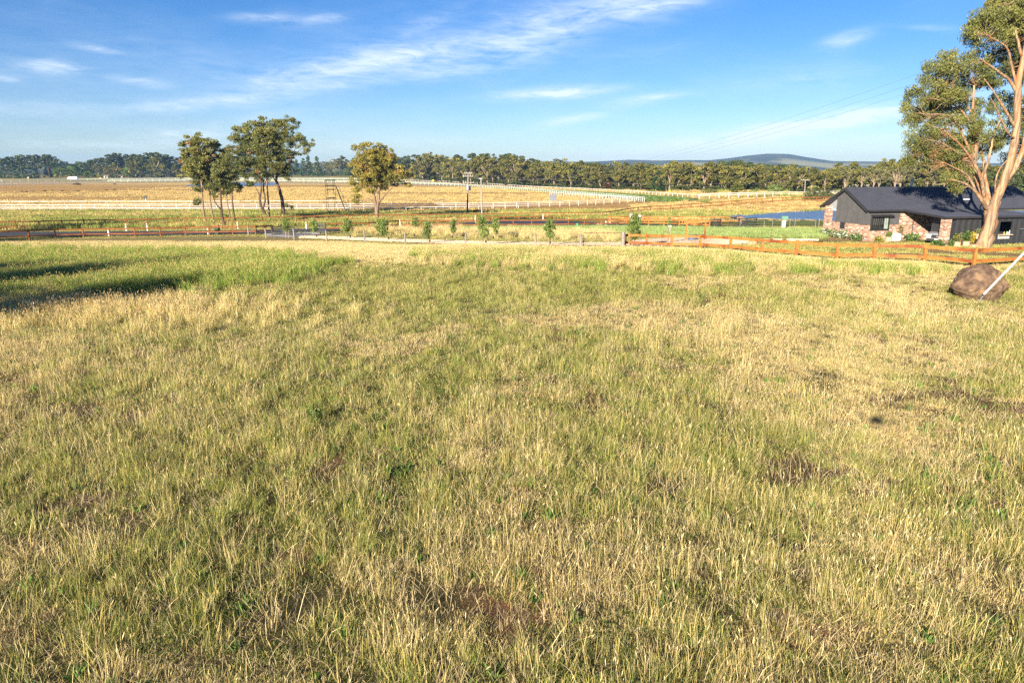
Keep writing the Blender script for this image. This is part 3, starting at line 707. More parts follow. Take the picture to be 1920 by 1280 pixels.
def leaf_arrays(cent, size, r, aspect=.3, droop=.5, ccol=None, cvar=.18):
    """leaf-sized diamonds round the given places"""
    n = len(cent)
    a = r.normal(0, 1, (n, 3)); a[:, 2] = a[:, 2] * (1 - droop) - droop * 1.6
    a /= np.linalg.norm(a, axis=1)[:, None]
    b = r.normal(0, 1, (n, 3)); w = np.cross(a, b); w /= np.linalg.norm(w, axis=1)[:, None]
    s = (size * r.uniform(.6, 1.35, n))[:, None]
    V = np.stack((cent - a * s * .5, cent + w * s * aspect * .5, cent + a * s * .5, cent - w * s * aspect * .5), 1).reshape(-1, 3)
    F = np.arange(n * 4).reshape(n, 4)
    c = ccol * r.uniform(1 - cvar, 1 + cvar, (n, 1)); c = np.repeat(c, 4, 0)
    return V, F, c

def curve(pts, n=5):
    """smooth line through points"""
    P = [Vector(p) for p in pts]
    if len(P) < 3: return P
    P = [P[0] * 2 - P[1]] + P + [P[-1] * 2 - P[-2]]; out = []
    for i in range(1, len(P) - 2):
        for k in range(n):
            t = k / n; p0, p1, p2, p3 = P[i - 1], P[i], P[i + 1], P[i + 2]
            out.append(.5 * ((2 * p1) + (-p0 + p2) * t + (2 * p0 - 5 * p1 + 4 * p2 - p3) * t * t + (-p0 + 3 * p1 - 3 * p2 + p3) * t ** 3))
    out.append(P[-2]); return out

def gum(name, label, base, Y, limbs, lobes, cols, leaf=.3, nleaf=60, sub=.75, dens=.55, bark=None, group=None, seed=1, droop=.6, fill=1.0, twig=.02, asp=.32, twigs=True, cat='tree', thin=0, zs=.62, back=0):
    """limbs: ([(px,py,dy),..], r0, r1) in photo pixels and metres nearer/farther than Y; lobes: (px,py,rx,ry,dy,colour mix)"""
    r = np.random.default_rng(seed)
    b = Vector(base); t = thing(name, label, cat, b, group)
    wood = MB(); nodes = []
    for li, (pts, r0, r1) in enumerate(limbs):
        if thin and li > 2: r0 *= thin; r1 *= thin
        P = []
        for k, (x, y, dy) in enumerate(pts):
            if y == 'base': P.append(Vector((at(x, 400, Y)[0], b.y, b.z - .25)) if x is not None else b - Vector((0, 0, .25)))
            else: P.append(at(x, y, Y + dy))
        C_ = curve(P, 5); n = len(C_)
        C_ = [p + Vector(r.normal(0, r1 * .14 + .008, 3)) * (0 if i == 0 else 1) for i, p in enumerate(C_)]
        rad = [r0 + (r1 - r0) * (i / (n - 1)) ** .8 for i in range(n)]
        if pts[0][1] == 'base': rad[0] *= 1.45; rad[1] *= 1.15
        wood.tube(C_, rad, 9 if r0 > .12 else 6)
        for p, q in list(zip(C_, rad))[n // 3:]: nodes.append((p, q))
    NP = np.array([list(p) for p, q in nodes])
    cents = []; cc = []; sizes = []
    for (px, py, rx, ry, dy, cm) in lobes:
        Y2 = Y + dy + back; sc = Y2 / FPX * 1.03
        c0 = np.array(at(px, py, Y2)); R3 = np.array((rx * sc, (rx + ry) * .5 * sc, ry * sc))
        vol = R3[0] * R3[1] * R3[2]
        ns = max(5, int(vol / sub ** 3 * dens * 2.5 * fill))
        for _ in range(ns):
            d = r.normal(0, 1, 3); d /= np.linalg.norm(d); d *= r.uniform(.3, 1) ** .5
            c = c0 + d * R3
            rs = sub * r.uniform(.55, 1.1)
            nl = int(nleaf * 1.35 * (rs / sub) ** 2)
            q = r.normal(0, 1, (nl, 3)); q /= np.linalg.norm(q, axis=1)[:, None]; q *= (r.uniform(0, 1, (nl, 1)) ** .42) * rs; q[:, 2] *= zs
            cents.append(c + q)
            k = np.clip(cm + r.normal(0, .22), 0, 1); col = np.array(cols[0]) * (1 - k) + np.array(cols[1]) * k  # darker mix of the inner filler lobes paints shade into the crown
            if r.random() < .03 and len(cols) > 2: col = np.array(cols[2])
            cc.append(np.repeat(col[None], nl, 0) * r.uniform(.85, 1.12))
            if twigs and r.random() < .75:
                dd = np.linalg.norm(NP - c, axis=1) + .9 * np.maximum(0, NP[:, 2] - c[2])
                j = int(np.argmin(dd)); p0 = Vector(NP[j]); p1 = Vector(c); L_ = (p1 - p0).length
                if L_ > .1 and L_ < rx * sc * 2.5 + 1.5:
                    mid = p0.lerp(p1, .5) + Vector(r.normal(0, .06 * L_, 3)) - Vector((0, 0, .10 * L_))
                    rr = min(nodes[j][1] * .6, twig * (1 + L_ * .55))
                    C_ = curve([p0, mid, p1], 3)
                    wood.tube(C_, [rr * (1 - .75 * i / (len(C_) - 1)) for i in range(len(C_))], 4)
    wood.build('trunk', bark, t, smooth=True)
    cents = np.concatenate(cents); cc = np.concatenate(cc)
    V, F, c = leaf_arrays(cents, np.full(len(cents), leaf), r, asp, droop, cc)
    me = mesh_from('crown', V - np.array(b), F, MATS['gum_leaf'], colors=c)
    link('crown', me, t)
    return t

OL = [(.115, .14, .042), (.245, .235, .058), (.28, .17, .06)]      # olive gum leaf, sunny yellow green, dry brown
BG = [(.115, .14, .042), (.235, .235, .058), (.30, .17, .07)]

# the big smooth-barked gum beside the house
b0 = at(1852, 461, 56.5); b0.z = GZ(b0.x, b0.y)
gum('gum_tree', 'huge smooth barked gum tree with cream and orange trunk beside the dark roofed house', b0, 56.5, [
    ([(1853, 'base', 0), (1856, 430, 0), (1858, 395, 0)], .56, .48),
    ([(1850, 'base', 0), (1856, 420, -.3), (1862, 388, -.3), (1880, 345, -.6), (1898, 290, -.8), (1906, 230, -1), (1908, 165, -1), (1918, 110, -1), (1935, 40, -1), (1950, -40, -1)], .46, .14),
    ([(1862, 400, 0), (1880, 350, .6), (1915, 290, 1.2), (1930, 200, 1.5), (1955, 100, 1.5)], .34, .10),
    ([(1856, 405, 0), (1846, 370, .3), (1835, 340, .5), (1826, 312, .6), (1832, 262, .8), (1825, 215, 1), (1826, 160, 1)], .42, .09),
    ([(1852, 392, 0), (1842, 378, -.6), (1828, 358, -1), (1808, 344, -1.4), (1786, 338, -1.8)], .24, .06),
    ([(1830, 358, -.9), (1815, 330, -1.2), (1790, 315, -1.6), (1770, 305, -2)], .14, .04),
    ([(1846, 372, .2), (1838, 330, -.4), (1822, 300, -.8), (1808, 280, -1.2), (1790, 262, -1.6), (1765, 240, -2)], .20, .05),
    ([(1836, 340, .4), (1850, 310, 0), (1858, 280, -.2), (1864, 250, -.2), (1876, 225, -.3)], .18, .05),
    ([(1858, 395, .2), (1852, 360, 1), (1846, 325, 1.4), (1842, 290, 1.8), (1830, 262, 2)], .26, .07),
    ([(1868, 370, -.3), (1866, 345, -.8), (1874, 318, -1), (1888, 300, -1.2)], .12, .04),
    ([(1905, 240, -1), (1890, 215, -1.2), (1874, 190, -1.6), (1860, 168, -1.8), (1846, 148, -2)], .16, .04),
    ([(1908, 175, -1), (1892, 150, -1.2), (1868, 132, -1.6), (1848, 118, -1.9), (1836, 110, -2)], .17, .05),
    ([(1908, 168, -1), (1896, 120, -1), (1888, 90, -1.4), (1866, 75, -1.8), (1850, 65, -2)], .15, .04),
    ([(1915, 105, -1), (1905, 60, -1), (1896, 30, -1.2), (1885, 5, -1.4)], .14, .04),
    ([(1906, 262, -.9), (1890, 250, -1.6), (1878, 225, -2), (1866, 200, -2.4), (1858, 185, -2.6)], .11, .04),
    ([(1826, 300, .6), (1806, 255, .2), (1790, 225, 0), (1770, 215, -.4), (1740, 215, -.8), (1722, 212, -1)], .15, .03),
    ([(1826, 240, .9), (1800, 205, .6), (1775, 192, .2), (1750, 185, 0)], .13, .03),
    ([(1828, 230, .9), (1812, 195, .8), (1790, 170, .8), (1762, 160, .8)], .12, .03),
    ([(1770, 243, -2), (1745, 235, -2.2), (1725, 218, -2.2)], .05, .02),
    ([(1800, 290, -1), (1770, 270, -1.4), (1742, 262, -1.6)], .06, .02),
    ([(1842, 290, 1.8), (1820, 250, 2.5), (1800, 200, 3), (1775, 140, 3.2)], .13, .04)],
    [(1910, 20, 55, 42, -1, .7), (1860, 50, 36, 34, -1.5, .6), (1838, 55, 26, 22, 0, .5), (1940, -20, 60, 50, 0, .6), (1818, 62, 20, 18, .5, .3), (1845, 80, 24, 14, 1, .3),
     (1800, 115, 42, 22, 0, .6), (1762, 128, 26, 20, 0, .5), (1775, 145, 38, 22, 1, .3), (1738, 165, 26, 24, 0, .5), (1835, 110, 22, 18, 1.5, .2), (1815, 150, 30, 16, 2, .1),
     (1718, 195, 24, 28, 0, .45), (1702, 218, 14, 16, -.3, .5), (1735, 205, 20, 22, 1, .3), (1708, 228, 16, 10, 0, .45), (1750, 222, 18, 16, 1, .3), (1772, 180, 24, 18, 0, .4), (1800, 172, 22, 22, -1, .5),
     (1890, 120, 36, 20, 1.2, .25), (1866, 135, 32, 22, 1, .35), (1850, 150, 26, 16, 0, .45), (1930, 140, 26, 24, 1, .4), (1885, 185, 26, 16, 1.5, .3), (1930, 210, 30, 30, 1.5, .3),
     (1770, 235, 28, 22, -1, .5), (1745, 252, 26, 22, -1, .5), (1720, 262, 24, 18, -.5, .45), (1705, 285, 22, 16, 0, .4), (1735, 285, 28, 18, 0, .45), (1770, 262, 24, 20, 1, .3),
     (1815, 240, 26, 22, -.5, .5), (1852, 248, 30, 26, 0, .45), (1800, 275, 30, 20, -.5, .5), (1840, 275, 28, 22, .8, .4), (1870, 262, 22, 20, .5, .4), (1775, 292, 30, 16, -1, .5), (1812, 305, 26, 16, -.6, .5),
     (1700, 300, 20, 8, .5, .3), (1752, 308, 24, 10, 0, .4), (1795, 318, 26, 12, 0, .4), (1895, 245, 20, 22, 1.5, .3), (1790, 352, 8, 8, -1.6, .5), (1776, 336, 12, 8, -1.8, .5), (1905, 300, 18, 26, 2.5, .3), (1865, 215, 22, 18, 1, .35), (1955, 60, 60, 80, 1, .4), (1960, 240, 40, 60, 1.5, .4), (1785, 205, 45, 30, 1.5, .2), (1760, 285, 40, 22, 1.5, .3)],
    BG, leaf=.27, nleaf=100, sub=.54, dens=.72, bark=bark_pale, seed=5, droop=.72, twig=.016, asp=.2, thin=.8, zs=.95, back=.7)

# gum clump: five slim trees
def midY(px, py): return G(px, py)
g = 'gum trees by the far road fence'
p = midY(383, 419)
gum('gum_tree', 'slim pale trunked gum with bright yellow green crown, leftmost of the five slim gums', p, p.y, [
    ([(383, 'base', 0), (381, 390, 0), (378, 345, 0), (372, 310, 0), (365, 280, 0)], .19, .06), ([(378, 345, 0), (388, 310, .5), (395, 280, .5)], .08, .03), ([(374, 320, 0), (358, 300, -.5), (345, 285, -.5)], .07, .03)],
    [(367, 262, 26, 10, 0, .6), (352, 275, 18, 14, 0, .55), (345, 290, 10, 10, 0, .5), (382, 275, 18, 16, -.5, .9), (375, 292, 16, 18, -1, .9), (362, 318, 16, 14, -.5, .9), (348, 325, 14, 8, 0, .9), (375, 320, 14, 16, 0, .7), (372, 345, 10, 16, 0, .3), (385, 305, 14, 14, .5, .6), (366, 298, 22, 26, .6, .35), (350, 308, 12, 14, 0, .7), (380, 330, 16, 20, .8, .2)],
    OL, leaf=.33, nleaf=80, sub=.62, dens=.6, bark=bark_mid, group=g, seed=11, twig=.015)
p = midY(398, 418)
gum('gum_tree', 'slim gum with two thin stems standing second in the row of five slim gums', p, p.y, [
    ([(400, 'base', 0), (397, 395, 0), (393, 360, 0), (391, 330, 0), (397, 290, 0)], .17, .05), ([(399, 400, 0), (390, 385, .3), (382, 372, .4)], .06, .02), ([(393, 360, 0), (402, 330, .5), (408, 300, .5)], .07, .03)],
    [(400, 285, 18, 16, 1, .25), (405, 305, 16, 16, .5, .2), (392, 330, 15, 14, 0, .4), (396, 350, 14, 12, -.5, .4), (372, 378, 8, 6, 0, .3), (385, 345, 8, 10, 0, .3), (415, 290, 10, 12, 1, .2), (404, 272, 12, 8, 0, .5), (398, 315, 18, 26, .5, .2)],
    OL, leaf=.33, nleaf=80, sub=.6, dens=.6, bark=bark_mid, group=g, seed=12, twig=.015)
p = midY(418, 423)
gum('gum_tree', 'gum with a side limb forking low to the left, middle of the five slim gums', p, p.y, [
    ([(418, 'base', 0), (416, 400, 0), (414, 370, 0), (413, 340, 0), (416, 310, 0)], .22, .06), ([(415, 393, 0), (405, 382, -.3), (398, 362, -.5), (394, 335, -.5)], .11, .04), ([(414, 365, 0), (425, 340, .6), (428, 315, .6)], .07, .03)],
    [(418, 300, 16, 14, 0, .45), (425, 318, 15, 14, 0, .3), (410, 325, 15, 14, -.5, .45), (415, 345, 18, 10, 0, .35), (428, 335, 13, 12, .8, .15), (408, 362, 12, 8, 0, .3), (400, 320, 10, 10, -1, .6), (417, 325, 18, 22, .6, .15), (405, 345, 14, 14, 0, .3)],
    OL, leaf=.33, nleaf=80, sub=.6, dens=.6, bark=bark_dark, group=g, seed=13, twig=.015)
p = midY(431, 413)
gum('gum_tree', 'thinnest pale stemmed gum set back in the row of five slim gums', p, p.y, [
    ([(431, 'base', 0), (428, 390, 0), (424, 360, 0), (425, 325, 0)], .12, .04)],
    [(424, 345, 10, 12, 0, .3), (430, 325, 12, 12, 0, .3), (432, 305, 10, 10, .5, .25), (425, 365, 6, 8, 0, .4)],
    OL, leaf=.33, nleaf=80, sub=.6, dens=.6, bark=bark_mid, group=g, seed=14, twig=.015)
p = midY(440, 420)
gum('gum_tree', 'dark crowned slim gum at the right end of the row of five slim gums', p, p.y, [
    ([(440, 'base', 0), (437, 390, 0), (435, 360, 0), (432, 330, 0), (430, 300, 0)], .15, .05), ([(435, 360, 0), (442, 345, .4), (446, 330, .4)], .06, .02)],
    [(428, 285, 10, 12, .5, .5), (434, 300, 12, 14, .5, .3), (438, 322, 10, 14, .8, .1), (436, 342, 13, 10, .5, .15), (440, 355, 10, 7, 0, .3), (446, 350, 6, 8, 0, .3)],
    OL, leaf=.33, nleaf=80, sub=.6, dens=.6, bark=bark_dark, group=g, seed=15, twig=.015)
# second clump
p = midY(500, 408)
gum('gum_tree', 'gum with dark curved forked trunk and wide grey olive crown, left of the tall clump', p, p.y, [
    ([(501, 'base', 0), (494, 396, 0), (489, 385, 0), (487, 370, 0), (490, 355, 0), (488, 335, 0), (480, 310, 0)], .32, .08), ([(493, 392, 0), (497, 375, .3), (494, 350, .5), (502, 335, .5), (510, 322, .5)], .2, .05),
     ([(487, 368, 0), (480, 352, -.3), (472, 342, -.5)], .09, .03), ([(489, 345, 0), (478, 310, .6), (468, 285, 1), (460, 265, 1)], .12, .04), ([(494, 350, .5), (497, 300, 1), (490, 260, 1)], .1, .04)],
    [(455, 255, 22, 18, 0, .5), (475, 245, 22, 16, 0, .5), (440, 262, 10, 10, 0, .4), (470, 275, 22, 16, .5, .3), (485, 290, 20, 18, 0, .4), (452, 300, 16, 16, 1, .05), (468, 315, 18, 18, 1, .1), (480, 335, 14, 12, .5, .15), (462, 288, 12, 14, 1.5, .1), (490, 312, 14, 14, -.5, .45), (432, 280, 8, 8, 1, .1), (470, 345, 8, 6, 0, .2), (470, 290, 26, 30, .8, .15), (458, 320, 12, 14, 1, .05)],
    OL, leaf=.33, nleaf=80, sub=.68, dens=.55, bark=bark_dark, group=g, seed=16, twig=.016)
p = midY(505, 417)
gum('gum_tree', 'tall gum with one straight pale stem rising through the middle of the tall clump', p, p.y, [
    ([(505, 'base', 0), (504, 390, 0), (501, 350, 0), (499, 310, 0), (500, 270, 0), (503, 235, 0)], .18, .05), ([(502, 345, 0), (512, 330, -.4), (518, 318, -.6)], .06, .02), ([(500, 300, 0), (490, 265, -.5), (480, 245, -.5)], .08, .03), ([(500, 285, 0), (510, 255, .5), (520, 235, .5)], .08, .03)],
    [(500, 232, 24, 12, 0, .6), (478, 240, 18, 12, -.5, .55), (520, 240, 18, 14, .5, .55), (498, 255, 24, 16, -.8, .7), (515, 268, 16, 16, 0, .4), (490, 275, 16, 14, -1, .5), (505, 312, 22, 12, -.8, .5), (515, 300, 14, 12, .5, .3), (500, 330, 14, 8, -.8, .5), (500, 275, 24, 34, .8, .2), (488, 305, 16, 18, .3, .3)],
    OL, leaf=.33, nleaf=80, sub=.66, dens=.55, bark=bark_mid, group=g, seed=17, twig=.016)
p = midY(530, 407)
gum('gum_tree', 'gum with thick dark leaning trunk and crown reaching right, right of the tall clump', p, p.y, [
    ([(531, 'base', 0), (531, 395, 0), (529, 375, 0), (524, 355, 0), (518, 335, 0), (530, 315, 0), (545, 300, 0), (552, 285, 0)], .42, .12), ([(520, 345, 0), (512, 330, -.4), (508, 300, -.5)], .14, .05), ([(545, 300, 0), (562, 282, 0), (580, 272, 0)], .09, .03),
     ([(530, 315, 0), (530, 280, .5), (535, 250, .5)], .13, .04), ([(552, 285, 0), (556, 265, .5), (558, 255, .5)], .07, .03)],
    [(540, 232, 20, 14, 0, .6), (528, 245, 14, 14, .5, .5), (545, 250, 16, 14, 0, .5), (572, 262, 12, 10, 0, .4), (582, 268, 9, 9, 0, .45), (560, 268, 14, 12, .5, .3), (550, 285, 14, 12, 1, .2), (575, 285, 8, 5, 0, .4), (538, 300, 14, 18, .8, .1), (530, 320, 14, 14, .5, .2), (518, 315, 12, 12, -.5, .4), (525, 275, 14, 14, 0, .35), (538, 330, 9, 9, .5, .1), (534, 275, 18, 30, .8, .15), (528, 312, 14, 20, .8, .1)],
    OL, leaf=.33, nleaf=80, sub=.66, dens=.5, bark=bark_dark, group=g, seed=18, twig=.016)
p = midY(706, 413)
gum('gum_tree', 'lone spreading gum with golden olive crown and forked pale trunk by the road fence', p, p.y, [
    ([(706, 'base', 0), (706, 395, 0), (704, 380, 0), (700, 362, 0), (692, 345, 0), (685, 330, 0)], .42, .10), ([(707, 397, 0), (710, 370, 0), (711, 345, 0), (713, 315, 0), (708, 290, 0)], .3, .07), ([(710, 380, 0), (722, 365, -.3), (738, 350, -.5), (750, 335, -.5)], .17, .04),
     ([(704, 380, 0), (690, 372, -.4), (678, 375, -.6), (668, 372, -.6)], .1, .03), ([(711, 345, 0), (728, 325, .6), (735, 300, .6)], .13, .04), ([(700, 362, 0), (685, 350, .5), (668, 345, .6)], .1, .03)],
    [(702, 278, 26, 12, 0, .75), (680, 285, 18, 14, 0, .7), (728, 290, 18, 16, .5, .6), (705, 298, 30, 16, -.8, .7), (675, 312, 20, 14, -.5, .85), (735, 315, 16, 16, .5, .5), (700, 325, 26, 16, -.5, .65), (755, 318, 16, 12, 0, .8), (768, 330, 12, 10, 0, .75), (745, 335, 18, 10, 0, .5), (670, 338, 16, 14, 0, .6), (664, 352, 12, 8, 0, .6), (690, 348, 18, 12, -.5, .6), (672, 374, 11, 8, 0, .6), (725, 340, 18, 12, 0, .5), (758, 345, 12, 8, .3, .55), (715, 352, 12, 8, 1, .3), (702, 308, 36, 30, .8, .25), (715, 335, 34, 16, .8, .25), (738, 328, 20, 18, 1, .3), (685, 335, 22, 16, .5, .4)],
    [(.14, .145, .04), (.36, .30, .05), (.32, .19, .05)], leaf=.34, nleaf=84, sub=.72, dens=.62, bark=bark_mid, group=g, seed=19, twig=.016)
p = midY(548, 402)
gum('sapling', 'small dark gum sapling right of the thick leaning trunk', p, p.y, [([(541, 'base', 0), (541, 395, 0), (543, 385, 0)], .05, .02)],
    [(543, 384, 7, 7, 0, .2), (549, 392, 6, 5, 0, .2), (537, 390, 5, 6, 0, .3)], OL, leaf=.36, nleaf=30, sub=.5, dens=.5, bark=bark_dark, seed=20)
p = midY(422, 411)
gum('shrub', 'small bright green shrub growing between the slim gum trunks', p, p.y, [([(424, 'base', 0), (424, 408, 0), (425, 402, 0)], .03, .02)],
    [(424, 407, 8, 5, 0, .7)], [(.15, .22, .05), (.22, .29, .06)], leaf=.3, nleaf=40, sub=.4, dens=.7, bark=bark_dark, seed=21, cat='shrub')

# gums out on the left whose shadows lie across the paddock
def side_gum(x, y, h, w, label, seed):
    r = np.random.default_rng(seed); z = GZ(x, y); b = Vector((x, y, z)); t = thing('gum_tree', label, 'tree', b, 'gum trees along the left boundary')
    mb = MB(); mb.tube(curve([b - Vector((0, 0, .3)), b + Vector((.2, 0, h * .35)), b + Vector((-.1, .2, h * .7)), b + Vector((0, 0, h * .92))], 4), [.35 - .3 * i / 12 for i in range(13)], 8)
    cents = []
    for i in range(90):
        d = r.normal(0, 1, 3); d /= np.linalg.norm(d); d *= r.uniform(.2, 1) ** .5
        c = np.array(b) + np.array((0, 0, h * .62)) + d * np.array((w, w, h * .36))
        q = r.normal(0, .45, (55, 3)); cents.append(c + q)
        if i % 4 == 0: mb.tube([b + Vector((0, 0, h * r.uniform(.3, .6))), Vector(c)], [.07, .02], 5)
    cents = np.concatenate(cents); V, F, c = leaf_arrays(cents, np.full(len(cents), .4), r, .34, .5, np.repeat(np.array([OL[0]]), len(cents), 0))
    mb.build('trunk', bark_mid, t, smooth=True); link('crown', mesh_from('crown', V - np.array(b), F, MATS['gum_leaf'], colors=c), t)
def side_at(tip, h):
    L_ = h / math.tan(SUN_EL); return tip[0] - L_ * math.sin(SUN_AZ), tip[1] - L_ * math.cos(SUN_AZ)
for tip, h, w, lab, sd_ in (((-16, 36.8), 10, 1.5, 'narrow gum out on the left nearest the paddock', 31), ((-20.5, 34.2), 9.5, 1.6, 'bushy gum out on the left beside the narrow one', 32),
                           ((-20.0, 45.0), 11, 2.0, 'taller gum out on the left further along the boundary', 33), ((-53, 85), 13, 3.0, 'broad gum out on the left by the road fence', 34), ((-26, 43.5), 10, 2.0, 'slim gum out on the left behind the taller one', 36), ((-56, 113), 12, 3.0, 'broad gum out on the left beyond the road', 35)):
    x, y = side_at(tip, h); side_gum(x, y, h, w, lab, sd_)

# ------------------------------------------------------------------ far trees: a few kinds, copied one by one
def far_mesh(kind, seed):
    """a whole small tree of height 1 in one mesh"""
    r = np.random.default_rng(seed); mb = MB(); cents = []; cols = []; sz = .055
    def clump(c, rad, n, col, fl=.7):
        q = r.normal(0, 1, (n, 3)); q /= np.linalg.norm(q, axis=1)[:, None]; q *= rad * r.uniform(0, 1, (n, 1)) ** .4; q[:, 2] *= fl
        cents.append(np.array(c) + q); cols.append(np.repeat(np.array(col)[None] * r.uniform(.8, 1.2), n, 0))
    if kind == 'pine':            # tall old pine: bare trunk, rounded dark tufts at the top
        mb.tube([(0, 0, -.03), (.01, 0, .5), (0, 0, .92)], [.022, .016, .006], 5)
        for i in range(26):
            z = r.uniform(.38, .97); w = .20 * (1 - max(0, z - .7) * 1.6) * (.75 + .5 * r.random())
            a = r.uniform(0, 6.28); c = (w * math.cos(a), w * math.sin(a), z); clump(c, r.uniform(.06, .10), 46, np.array((.07, .088, .03)) * r.uniform(.75, 1.4), .6)
            mb.tube([(0, 0, z - .06), c], [.007, .003], 3)
    elif kind == 'conifer':       # broad green conifer, branches to the ground
        mb.tube([(0, 0, -.03), (0, 0, .9)], [.03, .006], 5)
        for i in range(52):
            z = r.uniform(.03, 1) ** 1.15; w = .34 * (1 - z) ** .75 + .015; a = r.uniform(0, 6.28); k = r.uniform(.6, 1)
            clump((w * k * math.cos(a), w * k * math.sin(a), z * .97), .055 + .045 * (1 - z), 34, (.055, .095, .03), .45)
    elif kind == 'euc':           # open gum with pale limbs
        h0 = r.uniform(.2, .4); mb.mi = 1; zc = r.uniform(.52, .64); wx = r.uniform(.3, .42)
        mb.tube([(0, 0, -.03), (r.normal(0, .02), 0, h0), (r.normal(0, .04), 0, .6)], [.024, .018, .01], 5)
        for i in range(7):
            a = i * .9 + r.uniform(0, 1); e = (.28 * math.cos(a) * r.uniform(.5, 1), .28 * math.sin(a) * r.uniform(.5, 1), r.uniform(.6, .86)); mb.tube([(0, 0, h0 * r.uniform(.7, 1.2)), (e[0] * .45, e[1] * .45, e[2] * .7), e], [.014, .010, .004], 4)
        for i in range(44):
            d = r.normal(0, 1, 3); d /= np.linalg.norm(d); d *= r.uniform(.3, 1) ** .5
            c = (d[0] * wx, d[1] * wx, zc + d[2] * (.97 - zc)); m = r.random()
            clump(c, r.uniform(.06, .105), 40, np.array((.085, .10, .033)) * (1 - m) + np.array((.21, .19, .05)) * m, .65)
        for i in range(10): a = r.uniform(0, 6.28); clump((.34 * math.cos(a) * r.random(), .34 * math.sin(a) * r.random(), r.uniform(.06, .2)), r.uniform(.06, .1), 30, (.07, .085, .03), .7)
    elif kind == 'round':         # dense round dark crown
        mb.tube([(0, 0, -.03), (0, 0, .5)], [.03, .01], 5)
        for i in range(48):
            d = r.normal(0, 1, 3); d /= np.linalg.norm(d); d *= r.uniform(.5, 1) ** .4; m = r.random()
            clump((d[0] * .40, d[1] * .40, .53 + d[2] * .43), r.uniform(.07, .12), 34, np.array((.055, .08, .03)) * (1 - m) + np.array((.085, .11, .035)) * m, .7)
    elif kind == 'green':         # fresh green broadleaf
        mb.tube([(0, 0, -.03), (0, 0, .5)], [.03, .01], 5)
        for i in range(40):
            d = r.normal(0, 1, 3); d /= np.linalg.norm(d); d *= r.uniform(.4, 1) ** .4; m = r.random()
            clump((d[0] * .42, d[1] * .42, .52 + d[2] * .42), r.uniform(.08, .13), 32, np.array((.10, .16, .035)) * (1 - m) + np.array((.16, .22, .05)) * m, .7)
    elif kind == 'bush':          # wide low bush
        for i in range(44):
            d = r.normal(0, 1, 3); d /= np.linalg.norm(d); d *= r.uniform(.3, 1) ** .5; d[2] = abs(d[2])
            clump((d[0] * .75, d[1] * .75, .12 + d[2] * .72), r.uniform(.13, .22), 26, np.array((1, 1, 1)) * r.uniform(.8, 1.2), .7)
        mb.tube([(0, 0, -.1), (0, 0, .5)], [.03, .02], 4); sz = .10
    elif kind == 'bare':          # grey half-bare gum
        mb.mi = 1
        mb.tube([(0, 0, -.03), (.02, 0, .4), (0, .02, .7)], [.03, .02, .01], 5)
        for i in range(12):
            a = i * .53 * 2; e = (.32 * math.cos(a) * r.uniform(.4, 1), .32 * math.sin(a) * r.uniform(.4, 1), r.uniform(.6, .98)); mb.tube([(0, 0, r.uniform(.2, .5)), (e[0] * .4, e[1] * .4, e[2] * .65), e], [.016, .011, .004], 4)
        for i in range(18):
            d = r.normal(0, 1, 3); d /= np.linalg.norm(d); c = (d[0] * .33, d[1] * .33, .7 + d[2] * .28); clump(c, r.uniform(.06, .10), 26, (.15, .15, .065), .6)
    cents = np.concatenate(cents); cols = np.concatenate(cols)
    V, F, c = leaf_arrays(cents, np.full(len(cents), sz), r, .7, .25, cols, .25)
    n0 = len(mb.v)
    me = mesh_from('far_' + kind, list(map(tuple, V)) + mb.v, [tuple(f) for f in F] + [tuple(i + len(V) for i in f) for f in mb.f],
                   [MATS['far_leaf'], bark_dark, bark_far], [0] * len(F) + [1 + k for k in mb.m], colors=np.concatenate((c, np.ones((n0, 3)) * .3)) if n0 else c)
    return me
bark_far = noisy('bark_far', (.22, .16, .11), (.36, .28, .20), 3, .9)
FAR = {k: [far_mesh(k, 100 + 13 * i + sum(map(ord, k))) for i in range(n)] for k, n in (('pine', 5), ('conifer', 3), ('euc', 7), ('round', 3), ('green', 3), ('bush', 3), ('bare', 3))}
def tint_bush(col, n): 
    m = leafmat('bush_leaf_' + n, tint=col, trans=.15, rnd=.1); return m
def far_tree(kind, px, base, top, name, label, group, cat='tree', wide=1.0, leaf=None, k=None):
    p = G(px, base); H = (base - top) / FPX * p.y * 1.02
    me = FAR[kind][rng.integers(0, len(FAR[kind])) if k is None else k]
    if leaf is not None:
        me = me.copy(); me.materials[0] = leaf
    o = link(name, me, None, (p.x, p.y, GZ(p.x, p.y) - .02 * H)); o.scale = (H * wide, H * wide, H); o.rotation_euler = (0, 0, rng.uniform(0, 6.28))
    return tag(o, label, cat, group)

def row(kind, x0, x1, n, base, top, name, label, group, wide=(.85, 1.25), jt=4.5, jb=1.5):
    for i in range(n):
        px = x0 + (x1 - x0) * (i + .5 + rng.uniform(-.35, .35)) / n
        b = (np.interp(px, [q[0] for q in base], [q[1] for q in base]) if isinstance(base, list) else base) + rng.uniform(-jb, jb)
        t = (np.interp(px, [q[0] for q in top], [q[1] for q in top]) if isinstance(top, list) else top) + rng.uniform(-jt, jt)
        far_tree(kind, px, b, t, name, label, group, wide=rng.uniform(*wide))
